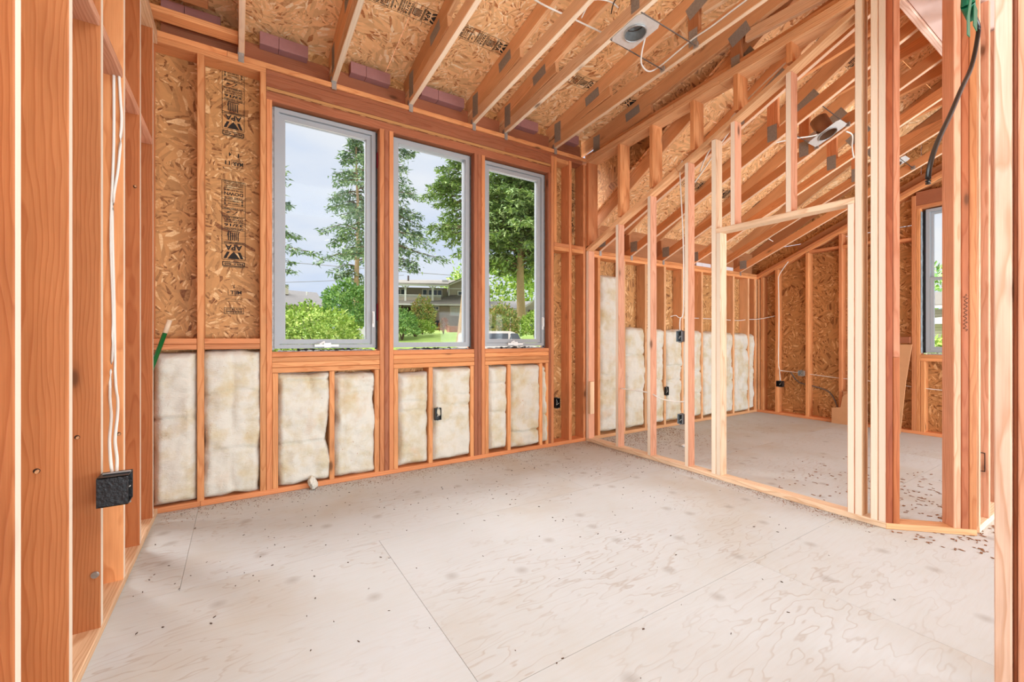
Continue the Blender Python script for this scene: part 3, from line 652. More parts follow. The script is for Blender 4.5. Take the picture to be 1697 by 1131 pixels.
# blocking boards and foam vent strips between the trusses at the eaves
def eave(xa, xb, kk, where, za=None):
    box(wb, 'eave_blocking', xa, xb, YB - .045, YB - .007, ZT + .001, ZT + .165, color=jit(RED))
def foam(x0, x1, z0, z1, y0, y1, label, mat=MAUVE, sx=0.0):
    o = root('vent_foam_block', ((x0 + x1) / 2, y0, z0), label, 'foam block', 'foam blocks in the roof vents' if mat is MAUVE else 'pale foam blocks in the far roof vents')
    h = z1 - z0; c = .012; cut = (x1 - x0) * .38
    for a, b in ((x0, x0 + cut - .0015), (x0 + cut + .0015, x1)):
        box(o, 'foam_piece', a, b, y0, y1, z0, z1, mat=mat)
    return o
seg = [(-0.43, 0.003), (0.043, 0.614), (0.654, 1.230), (1.270, 1.836), (1.876, 2.184), (2.224, 2.796), (2.836, 3.238)]
for k, (a, b) in enumerate(seg): eave(a, b, k, '')
FB = [(-0.42, -0.10, 'long mauve foam block above the top plate, in the corner by the left stud wall'),
      (0.135, 0.450, 'long mauve foam block above the window wall, between first and second roof trusses'),
      (0.760, 1.075, 'mauve foam block with a dark slit above the first and tallest-looking window'),
      (1.350, 1.760, 'mauve foam block with faint print above the gap between first two windows'),
      (2.260, 2.600, 'mauve foam block above the third window, between fifth and sixth trusses'),
      (2.880, 3.15, 'short mauve foam block tucked in the dark corner beside the upper partition plate')]
for a, b, l in FB: foam(a, b, ZT + .135, ZT + .225, YB - .125, YB - .047, l)
for k, (a, b) in enumerate(((3.479, 3.949), (3.989, 4.530), (4.570, 5.123), (5.163, 5.731), (5.771, 6.282), (6.322, 6.80))):
    box(wr, 'eave_blocking', a, b, YB - .045, YB - .007, ZF + .001, ZF + .33, color=jit(BRN))
    if k in (3, 4): foam(a + .10, b - .14, ZF + .002, ZF + .055, Y0 + .02, YB - .05, ['', '', '', 'pale foam strip on the far top plate, beyond the doorway post', 'pale foam strip on the far top plate, nearest the gable corner'][k], WFOAM)
# ledger pieces in the near left corner
lg = tag(root('ledger_board', (-0.2, 3.46, 3.2)), 'short flat timber fixed between the left stud wall and first truss', 'board')
box(lg, 'timber', -0.60, 0.002, 3.440, 3.540, 3.170, 3.208, color=jit(ORA))
box(lg, 'timber', -0.60, -0.16, 3.300, 3.388, 3.25, 3.288, color=jit(BRN))
# plywood soffit over the hall
so = root('trim_1', (4.9, 0.2, 3.2), kind='structure')
panel(so, 'plywood_sheet', (4.9, -0.05, 3.20), (-1, 0, 0), (0, 1, 0), 3.0, 1.93, 0.018, SOFF)
box(so, 'edge_board', 3.40, 6.4, 0.918, 0.956, 3.186, 3.275, color=rgb(236, 206, 190))

# ------------------------------------------------------------------ windows
def casement(n, x0, x1, z0, z1, sash=True):
    w = root('window_%d' % n, ((x0 + x1) / 2, Y0 + .06, z0), kind='structure')
    a, b, zb, zt = x0 + .017, x1 - .017, z0 + .022, z1 - .014; y0, y1 = Y0 + .062, Y0 + .135
    f = .030 if sash else .042
    def ring(nm, a, b, zb, zt, f, y0, y1):
        mb = MB(); q = .006
        for (pa, pb, pc, pd) in ((a, a + f, zb, zt), (b - f, b, zb, zt)): mb.box(pa, pb, y0, y1, pc, pd)
        mb.box(a + f, b - f, y0, y1, zb, zb + f); mb.box(a + f, b - f, y0, y1, zt - f, zt)
        mb.box(a + f, a + f + q, y0 + .012, y1, zb + f, zt - f); mb.box(b - f - q, b - f, y0 + .012, y1, zb + f, zt - f)
        return mb.to(nm, VINYL, w)
    ring('frame', a, b, zb, zt, f, y0, y1)
    if sash:
        ring('sash', a + f + .003, b - f - .003, zb + f + .003, zt - f - .003, .036, y0 + .018, y1 - .006)
        ga, gb, gz0, gz1 = a + f + .036, b - f - .036, zb + f + .036, zt - f - .036
        bead = MB(); 
        for (p, q_, r_, s_) in ((ga, ga + .004, gz0, gz1), (gb - .004, gb, gz0, gz1), (ga, gb, gz0, gz0 + .004), (ga, gb, gz1 - .004, gz1)): bead.box(p, q_, y0 + .026, y0 + .034, r_, s_)
        bead.to('glazing_bead', CABLE, w)
        h = MB().box((a + b) / 2 - .10, (a + b) / 2 + .075, y0 - .030, y0 - .016, zb + .012, zb + .030).box((a + b) / 2 - .03, (a + b) / 2 + .02, y0 - .018, y0 + .002, zb + .004, zb + .042)
        h.cyl(((a + b) / 2 - .06, y0 - .02, zb + .032), ((a + b) / 2 - .03, y0 - .034, zb + .05), .007, 8); h.to('crank_handle', WHITEP, w)
        l = MB().box(b - f + .002, b - f + .020, y0 - .008, y0 + .002, zb + .17, zb + .30).box(b - f + .006, b - f + .014, y0 - .026, y0 - .006, zb + .20, zb + .29); l.to('lock_lever', WHITEP, w)
    else:
        ga, gb, gz0, gz1 = a + f, b - f, zb + f, zt - f
    MB().box(ga - .01, gb + .01, y0 + .040, y0 + .046, gz0 - .01, gz1 + .01).to('glass_pane', GLASS, w)
    # crumpled flashing membrane on the sill and along the jamb
    def crumple(p, u, v, nu, nv, amp, mat, seed, nm):
        vs_, fs = [], []; u, v = Vector(u), Vector(v); nrm = u.cross(v).normalized()
        for i in range(nu + 1):
            for j in range(nv + 1):
                q = Vector(p) + u * i / nu + v * j / nv
                edge = 0 if j in (0,) else 1
                vs_.append(q + nrm * abs(noise.noise(q * 23 + Vector((seed, 0, 0)))) * amp * edge + v.normalized() * (noise.noise(q * 17 + Vector((0, seed, 0))) * .012 if j == nv else 0))
        for i in range(nu):
            for j in range(nv):
                k = i * (nv + 1) + j; fs.append((k, k + nv + 1, k + nv + 2, k + 1))
        return put(nm, mesh_from(nm, vs_, fs, [mat]), mat, w)
    crumple((a + .02, Y0 + .012, z0 + .001), (b - a - .05, 0, 0), (0, .05, .004), 40, 4, .022, FOIL, n * 3.1, 'sill_membrane')
    crumple((a + .15, Y0 + .020, z0 + .002), ((b - a) * .55, 0, 0), (0, .045, .006), 30, 4, .026, BLKT, n * 5.3, 'sill_membrane')
    crumple((x1 - .0015, Y0 + .066, z0 + .01), (0, 0, z1 - z0 - .02), (0, .06, 0), 60, 3, .006, FOIL, n * 7.7, 'jamb_membrane')
    MB().box(b + .0005, x1 - .002, Y0 + .082, Y0 + .09, z0 + .01, z1 - .01).to('jamb_gap', BLKT, w)
    MB().box(x0 + .002, a - .0005, Y0 + .082, Y0 + .09, z0 + .01, z1 - .01).to('jamb_gap', FOIL, w)
    MB().box(a, b, Y0 + .082, Y0 + .09, zt + .0005, z1 - .002).to('head_gap', BLKT, w)
    if n == 1:
        MB().box(x1 - .0055, x1 - .004, Y0 + .04, Y0 + .075, 1.28, 1.42).box(x1 - .0055, x1 - .004, Y0 + .04, Y0 + .075, 2.55, 2.68).to('red_print', REDP, w)
    return w
casement(1, *WIN[0], 1.033, 2.859); casement(2, *WIN[1], 1.033, 2.859, False); casement(3, *WIN[2], 1.033, 2.859)
# double-hung window in the gable wall
w4 = root('window_4', (XF + .07, 1.3, 0.943), kind='structure')
def gring(nm, a, b, zb, zt, f, x0, x1):
    mb = MB().box(x0, x1, a, a + f, zb, zt).box(x0, x1, b - f, b, zb, zt).box(x0, x1, a + f, b - f, zb, zb + f).box(x0, x1, a + f, b - f, zt - f, zt); return mb.to(nm, VINYL, w4)
ya, yb, za, zb_ = 0.945, 1.640, 0.965, 2.645; gx = XF + .055
gring('frame', ya, yb, za, zb_, .034, gx, gx + .075); gring('upper_sash', ya + .036, yb - .036, 1.81, zb_ - .036, .026, gx + .030, gx + .055); gring('lower_sash', ya + .036, yb - .036, za + .036, 1.845, .034, gx + .004, gx + .029)
MB().box(gx + .042, gx + .046, ya + .05, yb - .05, 1.83, zb_ - .05).to('glass_pane', GLASS, w4); MB().box(gx + .016, gx + .020, ya + .05, yb - .05, za + .05, 1.83).to('glass_pane', GLASS, w4)
MB().box(gx - .006, gx + .004, 1.28, 1.32, 1.845, 1.86).to('sash_lock', WHITEP, w4)
mb = MB(); 
for k in range(26):
    z = .96 + k * .064; mb.poly([(XF + .01, 1.6735 - rnd.uniform(0, .004), z), (XF + .10, 1.6735 - rnd.uniform(0, .006), z), (XF + .10, 1.6735 - rnd.uniform(0, .006), z + .066), (XF + .01, 1.6735 - rnd.uniform(0, .004), z + .066)])
mb.to('jamb_membrane', FOIL, w4)
MB().box(XF + .08, XF + .09, yb, 1.672, .96, 2.64).to('jamb_gap', BLKT, w4)
MB().box(XF + .02, XF + .052, 0.95, 1.62, .9435, .958).to('sill_membrane', FOIL, w4)

# ------------------------------------------------------------------ insulation batts
def batt(x0, x1, z0, z1, label, thick=0.12, rough=.012, fold=None, y=Y0, group='glass wool batts under the windows'):
    nx, nz = max(6, int((x1 - x0) / .013)), max(10, int((z1 - z0) / .014)); sd = rnd.uniform(0, 100)
    vs_, fs = [], []; W, Hh = x1 - x0, z1 - z0
    folds = fold or [z0 + Hh * rnd.uniform(.25, .75), z0 + Hh * rnd.uniform(.5, .95)]
    fx = x0 + W * rnd.uniform(.2, .8)
    for j in range(nz + 1):
        for i in range(nx + 1):
            u, v = i / nx, j / nz; x = x0 + W * u; z = z0 + Hh * v; p = Vector((x * 1, sd, z))
            ex = noise.noise(Vector((sd, z * 7, 1 if u < .5 else 7))) * rough * 1.8 + noise.noise(Vector((sd, z * 45, u * 3))) * .0045
            ez = noise.noise(Vector((x * 9, sd, 3 if v < .5 else 9))) * rough
            if u < .14 or u > .86: x += (ex + (-.006 if u < .5 else .006)) * (1 - min(u, 1 - u) / .14)
            if v < .06 or v > .94: z += ez * (1 - min(v, 1 - v) / .06)
            e = min(1, min(u * W, (1 - u) * W) / .035); e2 = min(1, min(v * Hh, (1 - v) * Hh) / .035)
            bulge = (1 - (1 - e) ** 2) * (1 - (1 - e2) ** 2)
            d = .020 * bulge + noise.noise(p * 5) * .020 * bulge + noise.noise(p * 14) * .014 * bulge + abs(noise.noise(p * 24)) * .009 + noise.noise(p * 60) * .003
            for fz in folds: d -= .034 * math.exp(-((z - fz - .03 * noise.noise(Vector((x * 6, sd, fz)))) / .010) ** 2) * (.5 + .5 * noise.noise(Vector((x * 4, fz, sd))))
            d -= .014 * math.exp(-((x - fx - .04 * noise.noise(Vector((z * 4, sd, 5)))) / .012) ** 2) * max(0, noise.noise(Vector((z * 3, 3, sd))) + .3)
            vs_.append((x, y + .010 - d + .045 * (1 - min(e, e2)), z))
    n0 = len(vs_)
    for j in range(nz):
        for i in range(nx):
            k = j * (nx + 1) + i; fs.append((k, k + 1, k + nx + 2, k + nx + 1))
    rim = [i for i in range(nx + 1)] + [j * (nx + 1) + nx for j in range(1, nz + 1)] + [nz * (nx + 1) + i for i in range(nx - 1, -1, -1)] + [j * (nx + 1) for j in range(nz - 1, 0, -1)]
    for k in rim: vs_.append((vs_[k][0], y + thick, vs_[k][2]))
    m = len(rim)
    for k in range(m): fs.append((rim[(k + 1) % m], rim[k], n0 + k, n0 + (k + 1) % m))
    fs.append(tuple(n0 + k for k in range(m)))
    cen = Vector(((x0 + x1) / 2, y + .05, z0))
    me = mesh_from('batt', [Vector(v) - cen for v in vs_], fs, [BATT], True)
    o = bpy.data.objects.new('insulation_batt', me); COL.objects.link(o); o.location = cen
    return tag(o, label, 'insulation', group)
batt(-0.458, -0.232, .042, 1.035, 'creased white insulation batt with two tan stains, in the corner beside left stud wall', fold=[.60, .61], rough=.004)
batt(-0.196, 0.142, .040, 1.045, 'widest ragged white insulation batt, second bay from the left stud wall', rough=.022, fold=[.36, .75])
batt(0.238, 0.600, .040, .872, 'insulation batt with rust specks under left half of the first window', rough=.018)
batt(0.636, 0.955, .040, .850, 'insulation batt with a torn top corner under right half of first window', rough=.020, fold=[.70, .74])
batt(1.137, 1.408, .046, .835, 'yellowed narrow insulation batt under left half of the middle window', rough=.012)
batt(1.446, 1.826, .046, .870, 'speckled insulation batt with a black box, under right half of middle window', rough=.012)
batt(2.010, 2.226, .060, .862, 'narrow insulation batt with long vertical fold under the third window', rough=.010)
batt(2.257, 2.622, .044, .866, 'smooth wide white insulation batt under the third window', rough=.014, fold=[.2, .2])
batt(2.640, 2.722, .060, .850, 'sliver of white insulation at the right end below the third window', rough=.010, thick=.10)
FG = 'glass wool batts in the far room wall'
batt(3.455, 3.832, .060, 1.86, 'tallest white insulation batt, reaching near the plate beside the partition', group=FG)
batt(3.862, 4.205, .060, 1.262, 'white insulation batt with faint print seen between first two partition studs', group=FG)
batt(4.240, 4.565, .065, 1.250, 'far room insulation batt seen just past the second partition stud', group=FG)
batt(4.600, 4.922, .070, 1.245, 'far room insulation batt behind the wall box with a black outlet box', group=FG)
batt(4.955, 5.345, .070, 1.235, 'far room insulation batt behind the third partition stud', group=FG)
batt(5.378, 5.885, .060, 1.225, 'wide far room insulation batt left of the doorway post', group=FG)
batt(5.918, 6.112, .060, 1.215, 'far room insulation batt first inside the doorway opening', group=FG)
batt(6.144, 6.512, .045, 1.205, 'bluish far room insulation batt, second from the gable corner', group=FG)
batt(6.545, 6.682, .060, 1.195, 'narrow insulation batt in the gable corner of the far room', group=FG)
# tuft on the floor
def tuft(c, r, label):
    bm = bmesh.new(); bmesh.ops.create_icosphere(bm, subdivisions=4, radius=r)
    for v in bm.verts:
        p = v.co * 30; v.co *= 1 + .45 * noise.noise(p) + .22 * noise.noise(p * 2.7); v.co.z *= 1.25; v.co.x *= .85
    zmin = min(v.co.z for v in bm.verts)
    for v in bm.verts: v.co.z -= zmin
    me = bpy.data.meshes.new('tuft'); bm.to_mesh(me); bm.free(); me.materials.append(BATT)
    for p in me.polygons: p.use_smooth = True
    o = bpy.data.objects.new('insulation_tuft', me); COL.objects.link(o); o.location = c; tag(o, label, 'insulation')
tuft((0.475, 3.515, 0.001), .036, 'small loose tuft of insulation on the floor below the first window')

# ------------------------------------------------------------------ electrical boxes, cables, recessed lights
def ebox(c, out, w, h, d, label, mat=BLACKP, name='outlet_box', deep=True):
    """box open towards 'out'; c is the centre of its open face"""
    o_ = Vector(out).normalized(); s = Vector((0, 0, 1)).cross(o_).normalized(); u = Vector((0, 0, 1)); c = Vector(c)
    o = root(name, c - o_ * d - u * h / 2, label, 'electrical box')
    def P(a, b, e): return c + s * a + u * b - o_ * e
    mb = MB(); t = .003
    def slab(a0, a1, b0, b1, e0, e1):
        q = [P(a0, b0, e0), P(a1, b0, e0), P(a1, b1, e0), P(a0, b1, e0)]; mb.poly(q, -o_ * (e1 - e0))
    slab(-w / 2, w / 2, -h / 2, h / 2, d - t, d); slab(-w / 2, -w / 2 + t, -h / 2, h / 2, 0, d - t); slab(w / 2 - t, w / 2, -h / 2, h / 2, 0, d - t)
    slab(-w / 2, w / 2, -h / 2, -h / 2 + t, 0, d - t); slab(-w / 2, w / 2, h / 2 - t, h / 2, 0, d - t)
    mb.to('box_body', mat, o)
    for b in (-h / 2 - .004, h / 2 + .004): MB().cyl(P(0, b, -.001), P(0, b, d * .9), .004, 8).to('fixing_nail', GALV, o)
    for k in (-1, 1):
        pts = spline([P(k * .006, h / 2 - .004, d * .8), P(k * .010, h * .1, d * .5), P(k * -.008, -h * .2, d * .3), P(k * .010, 0, .002)], 4)
        put('wire_end', tube_mesh(pts, .0016, 6, CABLE if k > 0 else BLACKP), None, o)
    return o
ebox((-0.345, 2.170, 0.566), (1, 0, 0), .090, .108, .088, 'black plastic outlet box with dark face nailed to a left wall stud')
bx = ebox((1.482, 3.522, 0.468), (0, -1, 0), .060, .105, .022, 'black outlet box sunk in the speckled insulation under the middle window')
ebox((2.862, 3.575, 0.445), (0, -1, 0), .055, .105, .06, 'black outlet box on strand board just right of the three windows')
ebox((3.236, 2.372, 1.150), (-1, 0, 0), .055, .095, .05, 'grey metal switch box on the third partition stud at chest height', BLUEP, 'switch_box')
ebox((3.236, 2.362, 0.430), (-1, 0, 0), .050, .085, .05, 'grey metal outlet box low on the third partition stud', BLUEP)
ebox((4.585, 3.528, 0.465), (0, -1, 0), .060, .105, .022, 'small black outlet box in the far room insulation behind the partition')
ebox((6.640, 3.180, 0.470), (-1, 0, 0), .085, .085, .06, 'black outlet box beside a stud on the far gable wall')
ebox((6.70, 2.92, 0.640), (-1, 0, 0), .075, .075, .04, 'round-looking pale wall box beside the middle stud of the gable wall', GALV)
ebox((3.836, 0.690, 0.375), (-1, 0, 0), .068, .115, .045, 'black outlet box on the pink stud just past the angled corner wall')
def cable(pts, r, label, mat=CABLE, k=6, cat='cable', group=None, name='cable', seg_=8):
    p = spline(pts, k); c = p[0].copy()
    me = tube_mesh([q - c for q in p], r, seg_, mat); o = bpy.data.objects.new(name, me); COL.objects.link(o); o.location = c
    return tag(o, label, cat, group)
cable([(-.452, 2.583, 2.36), (-.444, 2.578, 2.20), (-.441, 2.578, 2.10), (-.452, 2.58, 1.9), (-.472, 2.583, 1.70), (-.467, 2.583, 1.3), (-.462, 2.583, .95), (-.440, 2.5, .86), (-.424, 2.40, .80), (-.418, 2.33, .72), (-.40, 2.26, .66), (-.392, 2.21, .615)], .0055, 'white cable looping down the left stud bay to the black box')
cable([(-.468, 2.583, 2.36), (-.468, 2.583, 2.0), (-.478, 2.583, 1.6), (-.470, 2.583, 1.2), (-.480, 2.58, 0.9), (-.452, 2.45, .80), (-.435, 2.33, .72), (-.415, 2.24, .66), (-.405, 2.21, .615)], .0055, 'straighter white cable behind the looping one in left stud bay')
cable([(1.50, 2.31, 3.39), (1.72, 2.33, 3.384), (1.98, 2.32, 3.384), (2.27, 2.31, 3.384)], .006, 'taut white cable passing through the trusses near the top edge')
cable([(2.395, 2.02, 3.245), (2.47, 2.12, 3.21), (2.56, 2.20, 3.195), (2.68, 2.235, 3.20), (2.785, 2.225, 3.262), (2.789, 2.078, 3.287), (2.789, 1.925, 3.31), (2.789, 1.783, 3.312), (2.789, 1.59, 3.33), (2.789, 1.3, 3.35)], .006, 'white cable running up a truss from the round recessed light')
cable([(2.05, 2.30, 3.40), (2.06, 2.20, 3.46), (2.16, 2.14, 3.46), (2.23, 2.12, 3.43)], .005, 'short curled white cable above the round recessed light')
cable([(2.20, 2.16, 3.40), (2.18, 2.10, 3.45), (2.24, 2.04, 3.47), (2.30, 2.02, 3.47)], .004, 'short curled black wire above the round recessed light', PIPE)
cable([(3.236, 2.36, 1.20), (3.232, 2.355, 1.30), (3.238, 2.327, 1.38), (3.236, 2.326, 1.9), (3.236, 2.345, 2.3), (3.29, 2.40, 2.62), (3.35, 2.42, 2.72)], .0055, 'white cable climbing the third partition stud from the switch box')
cable([(3.275, 3.083, .625), (3.275, 2.95, .622), (3.275, 2.72, .617), (3.275, 2.60, .580), (3.275, 2.45, .570), (3.27, 2.325, .583)], .0055, 'white cable threaded through the partition studs at knee height')
cable([(3.43, 2.35, 2.52), (3.43, 2.25, 2.62), (3.42, 2.0, 2.86), (3.42, 1.75, 3.02), (3.42, 1.5, 3.13)], .006, 'lower of two white cables behind the upper partition studs')
cable([(3.43, 2.30, 2.60), (3.43, 2.22, 2.74), (3.42, 2.0, 2.95), (3.42, 1.75, 3.10), (3.42, 1.5, 3.21)], .006, 'upper of two white cables behind the upper partition studs')
cable([(3.99, 1.98, 2.86), (4.15, 1.86, 2.90), (4.30, 1.78, 2.93), (4.42, 1.74, 2.98), (4.46, 1.72, 3.02)], .006, 'white cable between two far room trusses left of the brown light can')
cable([(4.55, 1.62, 2.97), (4.68, 1.62, 2.97), (4.85, 1.68, 2.93), (5.0, 1.72, 2.88), (5.12, 1.76, 2.92)], .006, 'white cable curving right from the brown light can')
cable([(4.70, 3.57, 1.415), (4.79, 3.555, 1.43), (4.90, 3.57, 1.403), (5.3, 3.60, 1.41), (5.9, 3.60, 1.405), (6.3, 3.60, 1.40), (6.55, 3.6, 1.42), (6.72, 3.50, 1.43), (6.775, 3.30, 1.47)], .005, 'thin cable running level along the far room studs')
cable([(6.735, 3.10, 2.25), (6.735, 3.18, 2.14), (6.742, 3.235, 2.05), (6.742, 3.238, 1.94), (6.742, 3.232, 1.4), (6.742, 3.238, .8), (6.735, 3.22, .66), (6.69, 3.19, .52)], .006, 'white cable running down the gable wall to its black box')
cable([(6.73, 3.22, .66), (6.80, 3.0, .64), (6.80, 2.5, .60), (6.80, 2.1, .585), (6.80, 1.72, .55), (6.80, 1.40, .535), (6.8, 1.0, .53)], .005, 'thin cable running level through the gable wall studs')
cable([(6.80, 3.10, .64), (6.86, 3.02, .50), (6.87, 2.85, .46), (6.87, 2.65, .40), (6.87, 2.56, .25), (6.87, 2.53, .07)], .009, 'grey bundled wires sagging across the gable sheathing', GREYW)
cable([(3.834, .680, .43), (3.828, .690, .49), (3.828, .712, .57), (3.838, .716, .60)], .0055, 'white cable entering the black box past the angled corner')
cable([(5.76, 2.94, 2.50), (5.80, 2.92, 2.44), (5.90, 2.90, 2.40)], .004, 'short thin wire hanging between two far trusses above the doorway')

def recessed(C_, ux, uy, nrm, sx, sy, rr, label, mat_can, xo=0.0, can_h=.15, bars=None):
    C_, ux, uy, nrm = Vector(C_), Vector(ux).normalized(), Vector(uy).normalized(), Vector(nrm).normalized()
    o = root('recessed_light', C_, label, 'light fixture'); n = 28
    M = Matrix((ux, uy, nrm)).transposed().to_4x4(); M.translation = C_
    # pan: square plate with a round hole
    vs_, fs = [], []
    for lv in (0, .0015):
        for k in range(n):
            a = 2 * math.pi * k / n; c, s = math.cos(a), math.sin(a); m = max(abs(c), abs(s))
            vs_.append((c / m * sx / 2, s / m * sy / 2, lv)); vs_.append((xo + rr * c, rr * s, lv))
    for k in range(n):
        j = (k + 1) % n; A = 2 * k; B = 2 * j
        fs += [(A, A + 1, B + 1, B), (2 * n + A, 2 * n + B, 2 * n + B + 1, 2 * n + A + 1), (A, B, 2 * n + B, 2 * n + A), (A + 1, 2 * n + A + 1, 2 * n + B + 1, B + 1)]
    put('pan', mesh_from('pan', vs_, fs, [STEELW]), STEELW, o, M)
    def lathe(prof, nm, mat):
        v, f = [], []
        for (r_, z_) in prof: v += [(xo + r_ * math.cos(2 * math.pi * k / n), r_ * math.sin(2 * math.pi * k / n), z_) for k in range(n)]
        for i in range(len(prof) - 1):
            for k in range(n):
                j = (k + 1) % n; f.append((i * n + k, i * n + j, (i + 1) * n + j, (i + 1) * n + k))
        return put(nm, mesh_from(nm, v, f, [mat], True), mat, o, M)
    lathe([(rr + .004, -.012), (rr + .006, -.004), (rr + .004, .002), (rr, .002), (rr - .002, -.012), (rr + .004, -.012)], 'rim', GALV)
    lathe([(rr - .001, .0), (rr - .001, can_h), (.02, can_h), (0.001, can_h)], 'can', mat_can)
    lathe([(rr - .004, .06), (rr - .004, .066), (rr - .008, .066), (rr - .008, .06), (rr - .004, .06)], 'spring_ring', DSTEEL)
    lathe([(.001, can_h - .03), (.022, can_h - .032), (.025, can_h - .02), (.025, can_h - .002)], 'lamp_socket', WHITEP)
    mb = MB()
    for q in bars: mb.cyl(q[0], q[1], .0045, 6)
    mb.to('hanger_bar', DSTEEL, o)
    m2 = MB()
    for q in bars:
        e = Vector(q[1]); m2.box(e.x - .012, e.x + .001, e.y - .018, e.y + .018, e.z - .014, e.z + .022)
    m2.to('mounting_foot', GALV, o)
    m3 = MB(); p = M @ Vector((-sx / 2 + .03, sy / 2 - .02, .03)); jx = [M @ Vector((a, b, c)) for a, b, c in ((-sx / 2 + .0, -sy / 2, .003), (-sx / 2 + .055, -sy / 2, .003), (-sx / 2 + .055, -sy / 2 + .09, .003), (-sx / 2, -sy / 2 + .09, .003))]
    m3.poly(jx, nrm * .05); m3.to('junction_box', GALV, o)
    return o
recessed((2.298, 2.030, 3.229), (1, 0, 0), (0, -1, .067), (0, .067, 1), .21, .27, .072, 'round recessed light can with steel pan between fifth and sixth trusses', GALV, 0.0, .14,
         [((2.200, 1.893, 3.243), (2.790, 1.900, 3.243)), ((2.200, 2.165, 3.225), (2.790, 2.188, 3.222))])
recessed((4.425, 1.715, 2.955), (1, 0, 0), (0, -1, .45), (0, .45, 1), .17, .27, .070, 'recessed light with brown housing hung between far room trusses near a stud', COPPER, 0.0, .17,
         [((3.99, 1.585, 3.02), (4.53, 1.600, 3.012)), ((3.99, 1.830, 2.91), (4.53, 1.840, 2.905))])
recessed((5.90, 1.67, 2.978), (1, 0, 0), (0, -1, .45), (0, .45, 1), .17, .24, .060, 'partly hidden recessed light seen right of the angled corner studs', COPPER, 0.0, .15,
         [((5.77, 1.60, 3.01), (6.28, 1.615, 3.01)), ((5.77, 1.76, 2.935), (6.28, 1.76, 2.935))])

# hanging black service cable with its green tape
hc = cable([(2.80, .52, 3.33), (2.75, .52, 2.95), (2.712, .52, 2.68), (2.735, .52, 2.62), (2.895, .52, 2.595), (2.905, .52, 2.54), (2.795, .52, 2.361), (2.621, .52, 2.198), (2.471, .52, 2.052), (2.318, .52, 1.914), (2.236, .52, 1.825), (2.193, .52, 1.758), (2.186, .52, 1.711)], .0085, 'thick black cable hanging in a curve in front of the angled wall studs', PIPE, 8, name='hanging_cable', seg_=10)
def tape(parent):
    off = Vector(hc.location); mb = MB()
    mb.cyl(Vector((2.712, .52, 2.66)) - off, Vector((2.735, .52, 2.615)) - off, .016, 10, .024); mb.cyl(Vector((2.735, .52, 2.615)) - off, Vector((2.80, .52, 2.575)) - off, .024, 10, .015)
    mb.poly([Vector(p) - off for p in ((2.70, .500, 2.615), (2.655, .498, 2.60), (2.610, .497, 2.50), (2.612, .497, 2.42), (2.650, .497, 2.425), (2.655, .498, 2.52))], (0, .003, 0))
    mb.poly([Vector(p) - off for p in ((2.735, .500, 2.62), (2.79, .500, 2.60), (2.775, .499, 2.50), (2.72, .499, 2.505))], (0, .003, 0))
    me = mb.mesh(GREENT); o = bpy.data.objects.new('green_tape', me); COL.objects.link(o); o.parent = hc; o['label'] = 'green tape knotted around the top of the cable'
tape(hc)
# broom handle leaning in the corner
gp = root('broom_handle', (-0.478, 3.43, 0.0), 'green broom handle with white grip leaning in the corner by the left wall', 'broom')
def gpt(z): t = (z - 0.0) / 1.235; return Vector((-.60 + .24 * t + .0, 3.30 + .215 * t, z))
p0, p1 = Vector((-.492 - .115, 3.44, .40)), Vector((-.384, 3.44, 1.165)); d_ = (p1 - p0).normalized()
bot = p0 + d_ * (-.395 / d_.z)
put('pole', tube_mesh([Vector((bot.x, 3.44, .006)), p1], .0125, 12, GREENP), None, gp); put('grip', tube_mesh([p1, p1 + d_ * .085], .0140, 12, simple('pale_grip', rgb(222, 196, 168), .6)), None, gp)

# cardboard and board scraps against the gable wall
cb = root('cardboard_sheet', (6.68, 2.3, 0), 'notched brown cardboard sheet standing against the gable wall', 'cardboard')
prof = [(2.553, .0), (2.553, .205), (2.452, .222), (2.430, .365), (2.395, .405), (2.20, .50), (2.20, .0)]
MB().poly([(6.715, y, z) for y, z in prof], (.012, 0, 0)).to('outer_sheet', CARD, cb)
MB().poly([(6.735, y, z) for y, z in ((2.43, .0), (2.43, .43), (2.30, .46), (2.20, .46), (2.20, 0))], (.010, 0, 0)).to('inner_sheet', CARD, cb)
lb = root('leaning_board', (6.62, 1.8, 0), 'tall tapered plank leaning beside the gable window', 'plank')
MB().poly([(6.60, 1.90, .001), (6.70, 1.90, 1.06), (6.70, 1.735, 1.06), (6.66, 1.78, .62), (6.60, 1.815, .001)], (.018, 0, 0)).to('board_face', CARD, lb)
lb2 = root('scrap_block', (6.65, 1.82, 1.07), 'dark offcut of board fixed above the leaning plank', 'offcut')
box(lb2, 'offcut_piece', 6.70, 6.74, 1.755, 2.05, 1.075, 1.15, color=RED)

# ------------------------------------------------------------------ stamps on the strand board
FONT_CACHE = {}
def text_geo(s):
    if s in FONT_CACHE: return FONT_CACHE[s]
    cu = bpy.data.curves.new('txt', 'FONT'); cu.body = s; cu.size = 1; cu.resolution_u = 2; cu.offset = 0.035
    o = bpy.data.objects.new('txt', cu); COL.objects.link(o)
    bpy.context.view_layer.update(); dg = bpy.context.evaluated_depsgraph_get()
    me = bpy.data.meshes.new_from_object(o.evaluated_get(dg)); vs_ = [tuple(v.co) for v in me.vertices]; fs = [tuple(p.vertices) for p in me.polygons]
    bpy.data.objects.remove(o); bpy.data.curves.remove(cu); bpy.data.meshes.remove(me)
    x0 = min(v[0] for v in vs_); x1 = max(v[0] for v in vs_); y0 = min(v[1] for v in vs_); y1 = max(v[1] for v in vs_)
    vs_ = [((v[0] - x0) / (x1 - x0), (v[1] - y0) / (y1 - y0)) for v in vs_]
    FONT_CACHE[s] = (vs_, fs); return FONT_CACHE[s]
